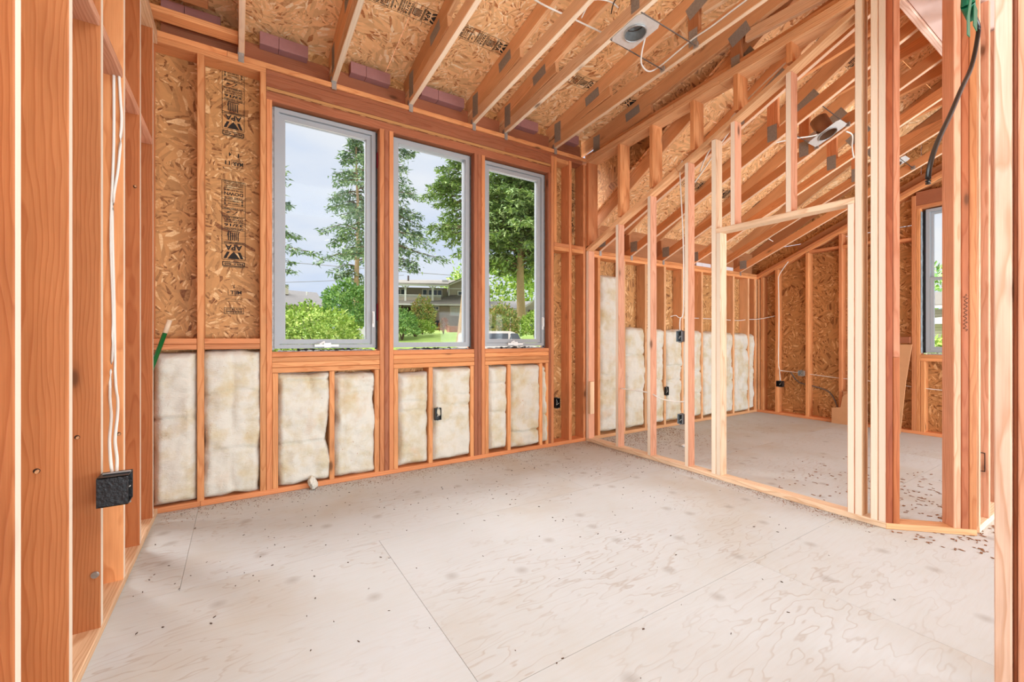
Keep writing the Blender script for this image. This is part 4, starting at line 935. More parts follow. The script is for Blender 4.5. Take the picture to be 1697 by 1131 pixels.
class Stamp:
    def __init__(s): s.v, s.f = [], []
    def rect(s, x0, x1, y0, y1):
        b = len(s.v); s.v += [(x0, y0, 0), (x1, y0, 0), (x1, y1, 0), (x0, y1, 0)]; s.f.append((b, b + 1, b + 2, b + 3))
    def text(s, t, x0, x1, y0, y1):
        vv, ff = text_geo(t); b = len(s.v); s.v += [(x0 + x * (x1 - x0), y0 + y * (y1 - y0), 0) for x, y in vv]; s.f += [tuple(b + k for k in q) for q in ff]
    def tri(s, *p): b = len(s.v); s.v += [(x, y, 0) for x, y in p]; s.f.append(tuple(range(b, b + len(p))))
    def mesh(s):
        # origin in the middle
        xs2 = [v[0] for v in s.v]; ys2 = [v[1] for v in s.v]; cx, cy = (min(xs2) + max(xs2)) / 2, (min(ys2) + max(ys2)) / 2
        return mesh_from('stamp', [(a - cx, b - cy, 0) for a, b, _ in s.v], s.f, [INK])
def apa_stamp(W=.125, full=True):
    """upright panel grade mark, top down"""
    s = Stamp(); y = 0.0; rows = []
    def row(h, kind, *a): rows.append((h, kind, a))
    row(.010, 'bars', 2); row(.030, 'boxed', 'MILL 405'); row(.012, 'gap')
    row(.105, 'logo', 'APA'); row(.012, 'txt', 'THE ENGINEERED WOOD ASSOCIATION'); row(.080, 'icon'); row(.018, 'txt', 'RATED SHEATHING')
    row(.026, 'txt', '32/16'); row(.014, 'txt', 'SIZED FOR SPACING'); row(.016, 'txt', 'EXPOSURE 1'); row(.014, 'txt', 'THICKNESS 0.451 IN.'); row(.045, 'swoosh'); row(.014, 'txt', 'PS 2-10 SHEATHING')
    row(.012, 'line'); row(.040, 'arrows', 'STRENGTH AXIS'); row(.020, 'txt', 'THIS SIDE')
    if full: row(.032, 'txt', 'DOWN'); row(.016, 'txt', 'PRP-108 HUD-UM-40'); row(.014, 'txt', 'CONSTRUCTION SHEATHING'); row(.014, 'txt', '15/32 CATEGORY'); row(.012, 'txt', 'PANEL GRADE NOT FOR SIDING'); row(.012, 'bars', 2)
    top = 0; lw = .0026; ys = []
    started = False
    for h, kind, a in rows:
        y1, y0 = y, y - h; m = W * .08
        if kind == 'txt': s.text(a[0], m, W - m, y0 + h * .14, y1 - h * .14)
        elif kind == 'boxed':
            s.rect(0, W, y0, y0 + lw * 2); s.rect(0, W, y1 - lw * 2, y1); s.rect(0, lw * 2, y0, y1); s.rect(W - lw * 2, W, y0, y1); s.text(a[0], m, W - m, y0 + h * .28, y1 - h * .28)
        elif kind == 'bars':
            for q in range(a[0]): s.rect(m * .3, W - m * .3, y0 + h * (q + .25) / a[0], y0 + h * (q + .7) / a[0])
        elif kind == 'logo':
            yt = y1; cx = W / 2
            s.tri((W * .22, y1 - .006), (W * .78, y1 - .006), (W * .62, y1 - h * .35), (cx, y1 - h * .52), (W * .38, y1 - h * .35)); s.tri((0.06 * W, y1 - h * .08), (W * .2, y1 - h * .08), (W * .33, y1 - h * .5), (W * .2, y1 - h * .5)); s.tri((W * .82, y1 - h * .08), (W * .95, y1 - h * .08), (W * .8, y1 - h * .5), (W * .67, y1 - h * .5))
            s.text('APA', W * .12, W * .88, y0 + h * .06, y0 + h * .40)
        elif kind == 'icon':
            for q in range(6): s.rect(W * (.28 + .085 * q), W * (.33 + .085 * q), y0 + h * .2, y1 - h * (.1 + .05 * (q % 2)))
            s.tri((W * .2, y0 + h * .15), (W * .26, y0 + h * .08), (W * .74, y0 + h * .08), (W * .8, y0 + h * .5), (W * .77, y0 + h * .5), (W * .71, y0 + h * .15))
        elif kind == 'swoosh':
            s.tri((W * .3, y0 + h * .2), (W * .5, y0 + h * .75), (W * .62, y0 + h * .8), (W * .45, y0 + h * .55), (W * .38, y0 + h * .2)); s.tri((W * .6, y0 + h * .35), (W * .75, y0 + h * .3), (W * .85, y0 + h * .6), (W * .72, y0 + h * .5))
        elif kind == 'arrows':
            for c in (W * .12, W * .88):
                s.rect(c - .002, c + .002, y0 + h * .2, y1 - h * .2); s.tri((c - .008, y1 - h * .3), (c + .008, y1 - h * .3), (c, y1 - h * .04)); s.tri((c - .008, y0 + h * .3), (c, y0 + h * .04), (c + .008, y0 + h * .3))
            s.text(a[0], W * .24, W * .76, y0 + h * .58, y0 + h * .84); s.text('THIS DIRECTION', W * .24, W * .76, y0 + h * .16, y0 + h * .42)
        if kind in ('logo', 'icon', 'arrows', 'swoosh'): s.rect(0, W, y1 - lw / 2, y1 + lw / 2); s.rect(0, W, y0 - lw / 2, y0 + lw / 2)
        if kind == 'logo': ys.append(y1)
        y = y0
    s.rect(-lw, 0, y, ys[0]); s.rect(W, W + lw, y, ys[0]); s.rect(0, W, y - lw, y)
    return s.mesh(), -y
ST1, H1 = apa_stamp(); ST2, H2 = apa_stamp(full=False)
def date_stamp():
    s = Stamp(); W = .11
    s.text('MAR', 0.0, W * .58, 0, .030); s.rect(-.004, W * .62, .038, .041); s.rect(-.004, W * .62, -.011, -.008); s.rect(W * .62, W * .645, -.011, .041); s.text('11', W * .72, W * 1.0, .002, .030)
    s.text('1', W * .22, W * .30, -.062, -.032); s.text('4', W * .66, W * .80, -.062, -.032)
    s.rect(-.004, W * .7, -.078, -.076); s.rect(0, W, .066, .068); s.rect(W * .1, W * .8, .054, .056); s.tri((W, .068), (W * 1.1, .06), (W * 1.12, .048), (W * 1.1, .048))
    return s.mesh()
def small_stamp():
    s = Stamp(); W = .12
    s.text('SHEATHING', 0.01, W - .01, .016, .032); s.text('32/16  PS 2-10', 0.01, W - .01, .002, .012); s.rect(0, W, -.004, -.001); s.rect(0, W, .037, .041); s.rect(0, .003, -.004, .041); s.rect(W - .003, W, -.004, .041)
    return s.mesh()
def date2_stamp():
    s = Stamp(); W = .10
    s.text('MILL', 0.0, W * .7, 0, .026); s.rect(-.004, W * .8, .032, .035); s.rect(W * .8, W * .83, -.008, .035); s.text('7', W * .4, W * .52, -.045, -.018); s.rect(0, W, .060, .062); s.rect(W * .1, W * .9, .076, .078)
    return s.mesh()
DATE, SMALL, DATE2 = date_stamp(), small_stamp(), date2_stamp()
def stamp(pan, me, c, xdir, ydir, off=.0012, s=1.0):
    x, y = Vector(xdir).normalized(), Vector(ydir).normalized(); z = x.cross(y)
    M = Matrix((x, y, z)).transposed().to_4x4() @ Matrix.Scale(s, 4); M.translation = Vector(c) + z * off
    o = bpy.data.objects.new('ink_stamp', me); COL.objects.link(o); o.parent = pan; o.matrix_local = WINV[pan.name] @ M
    o['label'] = 'black ink grade stamp'; return o
yw = YB + .001
# on the window wall the print stands upside down
UD = ((-1, 0, 0), (0, 0, -1))
stamp(p_left, ST2, (-.026, yw, 3.07 - .24), *UD, s=1.05); stamp(p_left, DATE, (-.026, yw, 2.415), *UD); stamp(p_left, ST1, (-.024, yw, 1.955), *UD, s=1.10)
stamp(p_left, DATE2, (-.024, yw, 1.46), *UD); stamp(p_left, SMALL, (-.022, yw, 1.33), *UD)
pr_ = [o for o in wb.children if o.name.startswith('sheathing_panel') and abs(sum((o.matrix_local.translation + wb.location).to_tuple()[:1]) - 3.013) < .05][0]
stamp(pr_, ST1, (3.13, yw, 2.60), *UD, s=.95)
gp_ = [o for o in wg.children if o.name.startswith('sheathing_panel')]
UG = ((0, 1, 0), (0, 0, 1))
def gfind(y, z):
    return min(gp_, key=lambda o: (o.matrix_local.translation + wg.location - Vector((GX, y, z))).length)
UG2 = ((0, -1, 0), (0, 0, 1))
GXS = GX
def gst(me, y, z, flip=False, sc=1.0):
    pn = gfind(y, z); v = -1 if flip else 1
    stamp(pn, me, (GXS, y, z), (0, -v, 0), (0, 0, v), s=sc)
gst(DATE2, 2.70, 1.93, True); gst(SMALL, 2.70, 1.74, True); gst(DATE, 2.70, 1.56, True); gst(ST1, 2.70, 1.16, True); gst(SMALL, 2.70, .76, True); gst(ST2, 2.70, .50, True); gst(SMALL, 2.70, .20, True)
gst(ST2, 2.45, 2.75, False, .8); gst(SMALL, 1.84, 2.52, False, 1.6)
# roof sheets: the print runs along the eaves
def rst(me, x, y, f, sl, sc=1.0, flip=1):
    pn = min(DECKS, key=lambda o: ((WINV[o.name] @ Vector((x, y, f(y)))).xy - Vector((0, 0))).length)
    up = Vector((0, 1, -sl)).normalized() * flip
    stamp(pn, me, (x, y, f(y)), up, (flip, 0, 0), s=sc)
for x in (.30, 1.02, 1.68, 2.62, 3.12): rst(ST1 if x != 1.68 else ST2, x, 2.99, dk_low, .16)
for x in (4.35, 4.78, 5.25, 5.95): rst(ST1 if x < 5 else ST2, x, 3.02, dk_main, .60)
for x in (4.2, 4.72, 5.35): rst(ST1, x, 1.66, dk_main, .60)
# ------------------------------------------------------------------ sawdust and chips on the subfloor
def chips(name, n, region, size, mat, label, seed):
    r_ = random.Random(seed); vs_, fs = [], []
    for _ in range(n):
        x, y = region(r_); a = r_.uniform(0, 6.28); l, w = size * r_.uniform(.4, 1.6), size * r_.uniform(.2, .6)
        d, e = Vector((math.cos(a), math.sin(a), 0)), Vector((-math.sin(a), math.cos(a), 0)); p = Vector((x, y, .0012)); b = len(vs_)
        q = [p - d * l - e * w * .6, p + d * l * .7 - e * w, p + d * l + e * w * .5, p - d * l * .5 + e * w]; h = Vector((0, 0, r_.uniform(.0008, .003)))
        vs_ += q + [v + h for v in q]; fs += [(b + 4, b + 5, b + 6, b + 7)] + [(b + k, b + (k + 1) % 4, b + 4 + (k + 1) % 4, b + 4 + k) for k in range(4)]
    o = put(name, mesh_from(name, vs_, fs, [mat]), mat); return tag(o, label, 'debris', kind='stuff')
chips('wood_chips', 330, lambda r: (r.uniform(-.40, 3.2), 3.5 - abs(r.gauss(0, 1.1)) * 1.1), .0045, DEBRIS, 'dark flecks and chips scattered over the pale plywood floor', 1)
chips('sawdust', 1600, lambda r: (r.uniform(-.4, 3.22), 3.55 - abs(r.gauss(0, .10))), .0022, SAW, 'brown sawdust swept along the foot of the window wall', 2)
chips('sawdust', 1600, lambda r: ((lambda t: (3.235 - abs(r.gauss(0, .05)), t))(r.uniform(1.0, 3.5))), .0022, SAW, 'brown sawdust along the near edge of the partition plate', 3)
chips('sawdust', 1500, lambda r: (r.uniform(3.34, 3.34 + 1.3), 3.54 - abs(r.gauss(0, .35))), .004, SAW, 'reddish sawdust on the far room floor behind the partition', 4)
chips('wood_shavings', 900, lambda r: (r.uniform(3.2, 4.9), r.uniform(-.1, 2.0) * r.uniform(.3, 1)), .011, SAW, 'brown shavings scattered on the floor behind the angled corner', 5)
pc = root('crumpled_paper', (3.95, 2.82, 0), 'small crumpled white scrap on the far room floor', 'paper scrap')
bm = bmesh.new(); bmesh.ops.create_icosphere(bm, subdivisions=2, radius=.05)
for v in bm.verts: v.co = Vector((v.co.x * (1 + .5 * noise.noise(v.co * 40)), v.co.y * .6 * (1 + .5 * noise.noise(v.co * 35)), max(0, v.co.z * .3 + .012))) + Vector((0, 0, .001))
me = bpy.data.meshes.new('paper'); bm.to_mesh(me); bm.free(); put('paper_piece', me, WHITEP, pc, Matrix.Translation((3.95, 2.82, 0)))

# ------------------------------------------------------------------ outdoors: ground, houses, cars, trees
FW = Vector((math.sin(.5681), math.cos(.5681), 0))
def interp(t, tab):
    for (a, za), (b, zb) in zip(tab[:-1], tab[1:]):
        if t <= b: return za + (zb - za) * max(0, (t - a)) / (b - a)
    return tab[-1][1]
TAB = [(0, -.5), (9, -.4), (26, -.2), (28, .75), (36, 1.50), (46, 2.2), (110, 3.4)]
def ground_z(x, y):
    p = Vector((x, y, 0)); t = p.dot(FW); az = math.degrees(math.atan2(x, y)); s = min(1, max(0, (az - 42) / 14)); s = s * s * (3 - 2 * s)
    return interp(t, TAB) * (1 - s) + (-.45 + max(0, t - 20) * .02) * s if t > 0 else -.5
vs_, fs, mi = [], [], []
nr, na = 60, 70
for i in range(nr + 1):
    r_ = 3.0 + 120 * (i / nr) ** 1.8
    for j in range(na + 1):
        a = R(-60 + 220 * j / na); x, y = r_ * math.sin(a), r_ * math.cos(a); vs_.append((x, y, ground_z(x, y) + .05 * noise.noise(Vector((x * .4, y * .4, 0))) - (.3 if r_ < 8 else 0)))
for i in range(nr):
    for j in range(na):
        k = i * (na + 1) + j; fs.append((k, k + na + 1, k + na + 2, k + 1))
gm = mesh_from('ground', vs_, fs, [GRASS, SOIL, DRIVE], True)
for p in gm.polygons:
    c = p.center; t = Vector(c).dot(FW); p.material_index = 2 if t < 25.5 else (1 if (44 < t < 47 and c.x > 14) else 0)
put('ground', gm, None)['kind'] = 'structure'

def local_root(name, x, y, rz, label, cat, group=None, z=0):
    o = root(name, (x, y, z), label, cat, group, rz=R(rz)); return o
def lput(o, name, mb, mat, label=None):
    q = bpy.data.objects.new(name, mb.mesh(mat)); COL.objects.link(q); q.parent = o
    if label: q['label'] = label
    return q
def lwin(o, x0, x1, z0, z1, y, glass=DGLASS, mull=1, f=.10):
    q = lput(o, 'window', MB().box(x0 - f, x1 + f, y - .06, y, z0 - f, z0).box(x0 - f, x1 + f, y - .06, y, z1, z1 + f).box(x0 - f, x0, y - .06, y, z0, z1).box(x1, x1 + f, y - .06, y, z0, z1), TRIMW)
    g = bpy.data.objects.new('pane', MB().box(x0, x1, y - .02, y + .01, z0, z1).mesh(glass)); COL.objects.link(g); g.parent = q
    if mull:
        mb = MB()
        for k in range(mull): xm = x0 + (x1 - x0) * (k + 1) / (mull + 1); mb.box(xm - .03, xm + .03, y - .05, y - .021, z0, z1)
        g = bpy.data.objects.new('mullion', mb.mesh(TRIMW)); COL.objects.link(g); g.parent = q
# --- two-storey house
h2 = local_root('house', 17.48, 43.42, -21.9, 'two-storey taupe house with white balcony rail seen through the middle window', 'house')
S = .0646
def X2(u): return (u - 715) * S
def Z2(v): return 1.13 + (561 - v) * S
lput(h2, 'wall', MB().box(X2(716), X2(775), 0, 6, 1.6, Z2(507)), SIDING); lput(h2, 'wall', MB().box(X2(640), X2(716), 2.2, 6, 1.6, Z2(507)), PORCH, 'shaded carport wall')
lput(h2, 'upper_wall', MB().box(X2(640), X2(742), 1.6, 7, Z2(507), Z2(474)), SIDING); lput(h2, 'balcony_front', MB().box(X2(640), X2(731), .1, .25, Z2(500), Z2(492.5)), SIDING)
mb = MB()
for k in range(46): x = X2(640) + (X2(731) - X2(640)) * k / 46; mb.box(x, x + .06, .08, .14, Z2(492.5), Z2(489.3))
o_ = lput(h2, 'railing', mb, TRIMW); o_['kind'] = 'stuff'
lput(h2, 'rail_cap', MB().box(X2(640), X2(731), .05, .2, Z2(489.5), Z2(488.5)), TRIMW)
lput(h2, 'gable_wall', MB().poly([(X2(744), 1.0, Z2(505)), (X2(815), 1.0, Z2(505)), (X2(815), 1.0, Z2(470)), (X2(782), 1.0, Z2(454)), (X2(744), 1.0, Z2(471))], (0, 5, 0)), SIDEL if False else SIDING)
lput(h2, 'fascia', MB().poly([(X2(741), .3, Z2(473)), (X2(782), .3, Z2(455)), (X2(782), .3, Z2(452.5)), (X2(741), .3, Z2(470.8))], (0, .12, 0)), TRIMW, 'white sloping fascia board')
lput(h2, 'fascia', MB().box(X2(640), X2(742), -.25, -.1, Z2(474.5), Z2(472)), TRIMW); lput(h2, 'fascia', MB().box(X2(655), X2(770), -.95, -.85, Z2(507), Z2(504.8)), TRIMW)
lput(h2, 'belt_board', MB().box(X2(744), X2(800), .93, .99, Z2(476.5), Z2(475)), TRIMW); lput(h2, 'corner_board', MB().box(X2(743.2), X2(745.5), .9, .99, Z2(489), Z2(472)), TRIMW)
lput(h2, 'roof', MB().poly([(X2(636), -.3, Z2(472)), (X2(742), -.3, Z2(472)), (X2(772), 4.8, Z2(455)), (X2(636), 4.8, Z2(457.5))], (0, .1, .15)), ROOFB)
lput(h2, 'roof', MB().poly([(X2(741), .25, Z2(471)), (X2(782), .25, Z2(452.7)), (X2(782), 5, Z2(452.7)), (X2(755), 5, Z2(458))], (0, .02, .12)), ROOFB)
lput(h2, 'lower_roof', MB().poly([(X2(655), -.9, Z2(505)), (X2(772), -.9, Z2(505)), (X2(772), .9, Z2(487.5)), (X2(747), .9, Z2(488)), (X2(730), .2, Z2(495)), (X2(722), .05, Z2(499)), (X2(655), .05, Z2(500))], (0, .05, .08)), ROOFB)
for u in (673, 717):
    lput(h2, 'post', MB().box(X2(u) - .10, X2(u) + .10, 0, .18, Z2(500), Z2(474)), TRIMW)
    for s_ in (-1, 1): lput(h2, 'brace', MB().poly([(X2(u), .03, Z2(480)), (X2(u) + s_ * .42, .03, Z2(474)), (X2(u) + s_ * .28, .03, Z2(474)), (X2(u), .03, Z2(478))], (0, .1, 0)), TRIMW)
for a, b in ((657, 662), (665, 670.5), (701, 707), (711, 715.5), (719, 724), (726, 732)): lwin(h2, X2(a), X2(b), Z2(488), Z2(478), 1.6, DGLASS, 0)
lwin(h2, X2(760.5), X2(766), Z2(486), Z2(481), .98, DGLASS, 0); lwin(h2, X2(718.5), X2(726), Z2(512.5), Z2(508.5), 0, DGLASS, 1); lwin(h2, X2(747), X2(765), Z2(521.5), Z2(508.5), 0, CURT, 1)
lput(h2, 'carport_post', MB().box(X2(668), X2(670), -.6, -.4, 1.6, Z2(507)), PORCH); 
lput(h2, 'roof_vent', MB().cyl((X2(675), 3.5, Z2(462)), (X2(675), 3.5, Z2(450)), .10, 8), DSTEEL); lput(h2, 'skylight', MB().box(X2(733), X2(744), 2.2, 3.6, Z2(463), Z2(458.8)), TRIMW)
mb = MB()
for k in range(30): x = X2(718) + k * .13; mb.box(x, x + .025, -.02, 0, 2.0, Z2(523))
lput(h2, 'siding_batten', mb, SIDING)['kind'] = 'stuff'
# --- grey-roofed house
S = .0646
hA = local_root('house', 5.77, 50.88, -6.5, 'grey shingled roof and pale chimney beyond the bright shrub in first window', 'house')
def XA(u): return (u - 500) * S
lput(hA, 'wall', MB().box(XA(440), XA(528), 1.2, 8, 1.6, Z2(505)), SIDEL)
lput(hA, 'roof', MB().poly([(XA(430), 0, Z2(507)), (XA(536), 0, Z2(507)), (XA(525), 4.5, Z2(479)), (XA(430), 4.5, Z2(474.5))], (0, .1, .15)), ROOF)
lput(hA, 'chimney', MB().box(XA(474), XA(479.5), 2.6, 3.2, Z2(485), Z2(470)).box(XA(473.5), XA(480), 2.55, 3.25, Z2(470.5), Z2(469)), SIDEL); lput(hA, 'vent_pipe', MB().cyl((XA(508), 2, Z2(486)), (XA(508), 2, Z2(480)), .07, 8), TRIMW)
# --- low house behind the big fir
hC = local_root('house', 24.83, 38.72, -32.7, 'low beige house with white window behind the big fir trunk in third window', 'house')
def XC(u): return (u - 850) * S
lput(hC, 'wall', MB().box(XC(795), XC(872), 0, 6, 1.4, Z2(512)), SIDING)
lput(hC, 'roof', MB().poly([(XC(790), -.6, Z2(513)), (XC(873), -.6, Z2(513)), (XC(884), 3.2, Z2(496.5)), (XC(790), 3.2, Z2(496.5))], (0, .08, .12)), ROOF)
lput(hC, 'fascia', MB().box(XC(790), XC(873), -.72, -.62, Z2(514.5), Z2(512.5)), TRIMW)
lput(hC, 'gable_wall', MB().poly([(XC(869), -1, 1.4), (XC(905), -1, 1.4), (XC(905), -1, Z2(509)), (XC(888), -1, Z2(497)), (XC(869), -1, Z2(511))], (0, 5, 0)), SIDEL)
lput(hC, 'fascia', MB().poly([(XC(867), -1.2, Z2(512)), (XC(888), -1.2, Z2(497)), (XC(888), -1.2, Z2(495)), (XC(867), -1.2, Z2(510))], (0, .15, 0)), TRIMW, 'white sloping fascia board')
lwin(hC, XC(843), XC(848.5), Z2(522), Z2(516), 0, CURT, 0); lput(hC, 'shutter_panel', MB().box(XC(850), XC(857), -.05, 0, Z2(523), Z2(515)), TRIMW); lput(hC, 'porch_hood', MB().box(XC(875), XC(883), -1.6, -1, Z2(518), Z2(515)), PORCH); lwin(hC, XC(878), XC(881), Z2(527), Z2(521), -1, DGLASS, 0)
# --- pale house seen through the far side window
hF = local_root('house', 41.4, 9.17, -77.5, 'pale house with arched gable seen through the small far window', 'house')
S2 = .0421
def XG(u): return (u - 1560) * S2
def ZG(v): return 1.13 + (561 - v) * S2
lput(hF, 'wall', MB().box(XG(1500), XG(1640), 0, 6, -.6, ZG(512)), SIDEL)
mb = MB()
for k in range(12): mb.box(XG(1500), XG(1640), -.03, -.001, ZG(566 - 4.6 * k), ZG(565.2 - 4.6 * k))
lput(hF, 'siding_board', mb, SIDING)['kind'] = 'stuff'
lput(hF, 'roof', MB().poly([(XG(1495), -.7, ZG(507)), (XG(1645), -.7, ZG(507)), (XG(1645), 4.5, ZG(478)), (XG(1495), 4.5, ZG(478))], (0, .08, .12)), ROOFB)
lput(hF, 'fascia', MB().box(XG(1495), XG(1645), -.82, -.70, ZG(511), ZG(507)), TRIMW)
lput(hF, 'arched_gable', MB().poly([(XG(1540), -.9, ZG(537)), (XG(1582), -.9, ZG(537)), (XG(1582), -.9, ZG(531)), (XG(1572), -.9, ZG(527.5)), (XG(1561), -.9, ZG(526)), (XG(1550), -.9, ZG(527.5)), (XG(1540), -.9, ZG(531))], (0, .5, 0)), TRIMW)
# --- vehicles
def car(x, y, z, rz, label, paint, kind, L, W, Hh):
    o = root('car', (x, y, z), label, 'car', rz=R(rz))
    def P(pts): return [(a * L, b * Hh) for a, b in pts]
    if kind == 'wagon': body = P([(-.5, .18), (.5, .18), (.5, .45), (.47, .52), (.30, .56), (-.49, .56)]); cab = P([(-.49, .56), (-.47, .92), (-.42, 1.0), (.10, 1.0), (.15, .96), (.30, .56)])
    elif kind == 'truck': body = P([(-.5, .2), (.5, .2), (.5, .55), (.46, .6), (-.5, .6)]); cab = P([(-.10, .6), (-.07, .95), (-.03, 1.0), (.14, 1.0), (.20, .93), (.30, .6)])
    else: body = P([(-.5, .2), (.5, .2), (.5, .45), (.46, .56), (.28, .62), (-.5, .62)]); cab = P([(-.48, .62), (-.36, .95), (-.28, 1.0), (.08, 1.0), (.15, .93), (.30, .62)])
    w2 = W / 2
    def ext(pts, y0, y1, mat, nm): 
        return lput(o, nm, MB().poly([(a, y0, b) for a, b in pts], (0, y1 - y0, 0)), mat)
    ext(body, -w2, w2, paint, 'body'); ext(cab, -w2 + .08, w2 - .08, paint, 'cabin')
    x0 = min(a for a, b in cab); x1 = max(a for a, b in cab); zb = min(b for a, b in cab); zt = Hh
    gl = MB(); n = 3 if kind == 'wagon' else 2
    span = [(x0 + .14 * L * .5, .08 * L), (.085 * L, x1 - .045 * L)] if kind == 'wagon' else [(x0 + .1 * L, -.0 * L), (.015 * L, x1 - .06 * L)]
    for a, b in span:
        sl = .07 * L
        gl.poly([(a, -w2 + .07, zb + .04), (b, -w2 + .07, zb + .04), (b - (sl if b > .1 * L else 0), -w2 + .07, zt - .12), (a + (.02 * L), -w2 + .07, zt - .12)], (0, W - .14, 0))
    lput(o, 'side_glass', gl, DGLASS)
    for s_ in (-1, 1):
        for a in (-.31, .32): 
            q = lput(o, 'wheel', MB().cyl((a * L, s_ * (w2 - .2), Hh * .19), (a * L, s_ * (w2 + .01), Hh * .19), Hh * .19, 18), TYRE); h = bpy.data.objects.new('hubcap', MB().cyl((a * L, s_ * (w2 + .005), Hh * .19), (a * L, s_ * (w2 + .025), Hh * .19), Hh * .11, 12).mesh(CHROME)); COL.objects.link(h); h.parent = q
    lput(o, 'headlight', MB().box(L * .485, L * .503, -w2 + .08, -w2 + .38, Hh * .40, Hh * .48), TRIMW)
    lput(o, 'door_mirror', MB().box(x1 - .16 * L, x1 - .12 * L, -w2 - .12, -w2 + .02, zb + .02, zb + .16), paint)
    return o
car(12.0, 19.9, -.22, -31, 'white estate car parked low outside, its roof showing in the third window', CARW, 'wagon', 4.7, 1.8, 1.74)
car(22.65, 35.37, 1.86, -58, 'dark blue car parked behind the fir trunk, seen in the third window', CARN, 'sedan', 4.2, 1.7, 1.35)
car(15.07, 41.39, 2.0, -196, 'black pickup parked under the balcony house, seen in middle window', CARB, 'truck', 4.9, 1.8, 1.55)
# --- trees and shrubs
def spray(vs_, fs, c, d, r, n, size, rr):
    """needle spray: thin leaf triangles hung around point c, fanned along d"""
    for _ in range(n):
        p = Vector(c) + Vector((rr.gauss(0, r), rr.gauss(0, r), rr.gauss(0, r * .45)))
        e = (Vector(d) * .8 + Vector((rr.uniform(-1, 1), rr.uniform(-1, 1), rr.uniform(-.9, .3)))).normalized(); s = e.cross(Vector((rr.uniform(-.4, .4), rr.uniform(-.4, .4), 1))).normalized()
        L = size * rr.uniform(.5, 1.3); w = L * rr.uniform(.16, .34); b = len(vs_)
        vs_ += [p - s * w, p + s * w, p + e * L]; fs.append((b, b + 1, b + 2))
def fir(x, y, Hh, tr, z_lo, Rm, label, seed, nb=90, mat=None, size=.42, clump=9, az=None, bark=BARK, lean=0.0, top=1.0, droop=.30, front=.80):
    rr = random.Random(seed); z0 = ground_z(x, y) - .1; base = Vector((x, y, z0))
    o = root('fir_tree', base, label, 'tree', 'tall firs outside the windows')
    tr_pts = [Vector((lean * (k / 10) ** 1.2 + .08 * math.sin(k * .9 + seed), .05 * math.sin(k), Hh * k / 10)) for k in range(11)]
    tp = spline(tr_pts, 3); put('trunk', tube_mesh(tp, tr, 12, bark, tr * .15), None, o, Matrix.Translation(base))
    fl = tube_mesh([Vector((0, 0, 0)), Vector((0, 0, .25)), Vector((0, 0, .8))], tr * 1.5, 12, bark, tr * .98); put('root_flare', fl, None, o, Matrix.Translation(base))
    vs_, fs, bv = [], [], MB()
    bvv, bff = [], []
    for k in range(nb):
        f = (k + rr.random()) / nb; h = z_lo + (Hh * .985 - z_lo) * f ** .95
        prof = (min(1, f * 4 + .45)) * (1 - f ** 1.5 * .90); Lb = Rm * prof * rr.uniform(.55, 1.12); a = rr.uniform(0, 6.283) if az is None else rr.choice(az) + rr.gauss(0, .55)
        if f < front and Vector((math.cos(a), math.sin(a))).dot(Vector((-x, -y)).normalized()) > .55: continue
        d = Vector((math.cos(a), math.sin(a), 0)); s0 = Vector((lean * (h / Hh) ** 1.2, 0, h)); pts = []
        for q in range(7):
            t = q / 6; pts.append(s0 + d * Lb * t + Vector((0, 0, Lb * (.16 * t - droop * t * t - .06 * math.sin(t * 5 + seed)))))
        m = tube_mesh(pts, .035 + .012 * Lb, 4, None, .008); b = len(bvv); bvv += [tuple(v.co) for v in m.vertices]; bff += [tuple(b + i for i in p.vertices) for p in m.polygons]; bpy.data.meshes.remove(m)
        nc = max(3, int(Lb * 3.4)); sd = Vector((-d.y, d.x, 0))
        for q in range(nc):
            t = .22 + .80 * (q + rr.random()) / nc; i = min(5, int(t * 6)); u = min(1.05, t * 6 - i); c = pts[i].lerp(pts[i + 1], u) if i < 6 else pts[6]
            wd = Lb * .22 * (1.15 - t) + .10; 
            for side in (-1, 1):
                off = sd * side * rr.uniform(.1, 1) * wd * 1.3; spray(vs_, fs, c + off + Vector((0, 0, -.06 - abs(rr.gauss(0, .07)))), d * .8 + sd * side * .6, .13 + wd * .25, clump, size, rr)
    bm_ = mesh_from('branch', bvv, bff, [BARKD]); q = put('branches', bm_, None, o, Matrix.Translation(base)); q['kind'] = 'stuff'
    q = put('foliage', mesh_from('foliage', vs_, fs, [mat or FIR]), None, o, Matrix.Translation(base)); q['kind'] = 'stuff'
    return o
fir(8.44, 37.32, 17.6, .25, 4.6, 3.7, 'slender fir with pale straight trunk seen in the first window', 3, 108, FIR, .36, 8)
fir(1.1, 34.88, 15.5, .30, 4.2, 4.3, 'fir at the left edge of the first window with only branch tips in view', 11, 70, FIR, .36, 8)
fir(8.74, 30.01, 16.5, .30, 5.3, 4.4, 'fir behind the first mullion, drooping limbs filling left of the middle window', 5, 84, FIR, .34, 8, droop=.40)
fir(21.12, 31.60, 19.5, .42, 5.4, 6.4, 'big full fir with thick trunk filling the third window', 8, 190, FIRW, .44, 10, droop=.2, front=.10)
fir(18.6, 37.6, 19.5, .30, 9.0, 5.6, 'fir whose limbs reach into the right of the middle window', 19, 92, FIRW, .40, 9)
bt = root('leaning_tree', (12.7, 26.33, ground_z(12.7, 26.33) - .1), 'pale leaning trunk at the lower right edge of the middle window', 'tree')
put('trunk', tube_mesh(spline([(12.55, 26.33, .4), (12.66, 26.33, 1.2), (12.78, 26.33, 2.4), (12.95, 26.33, 4.2), (13.25, 26.33, 7.5)], 4), .27, 12, BARK, .14), None, bt)
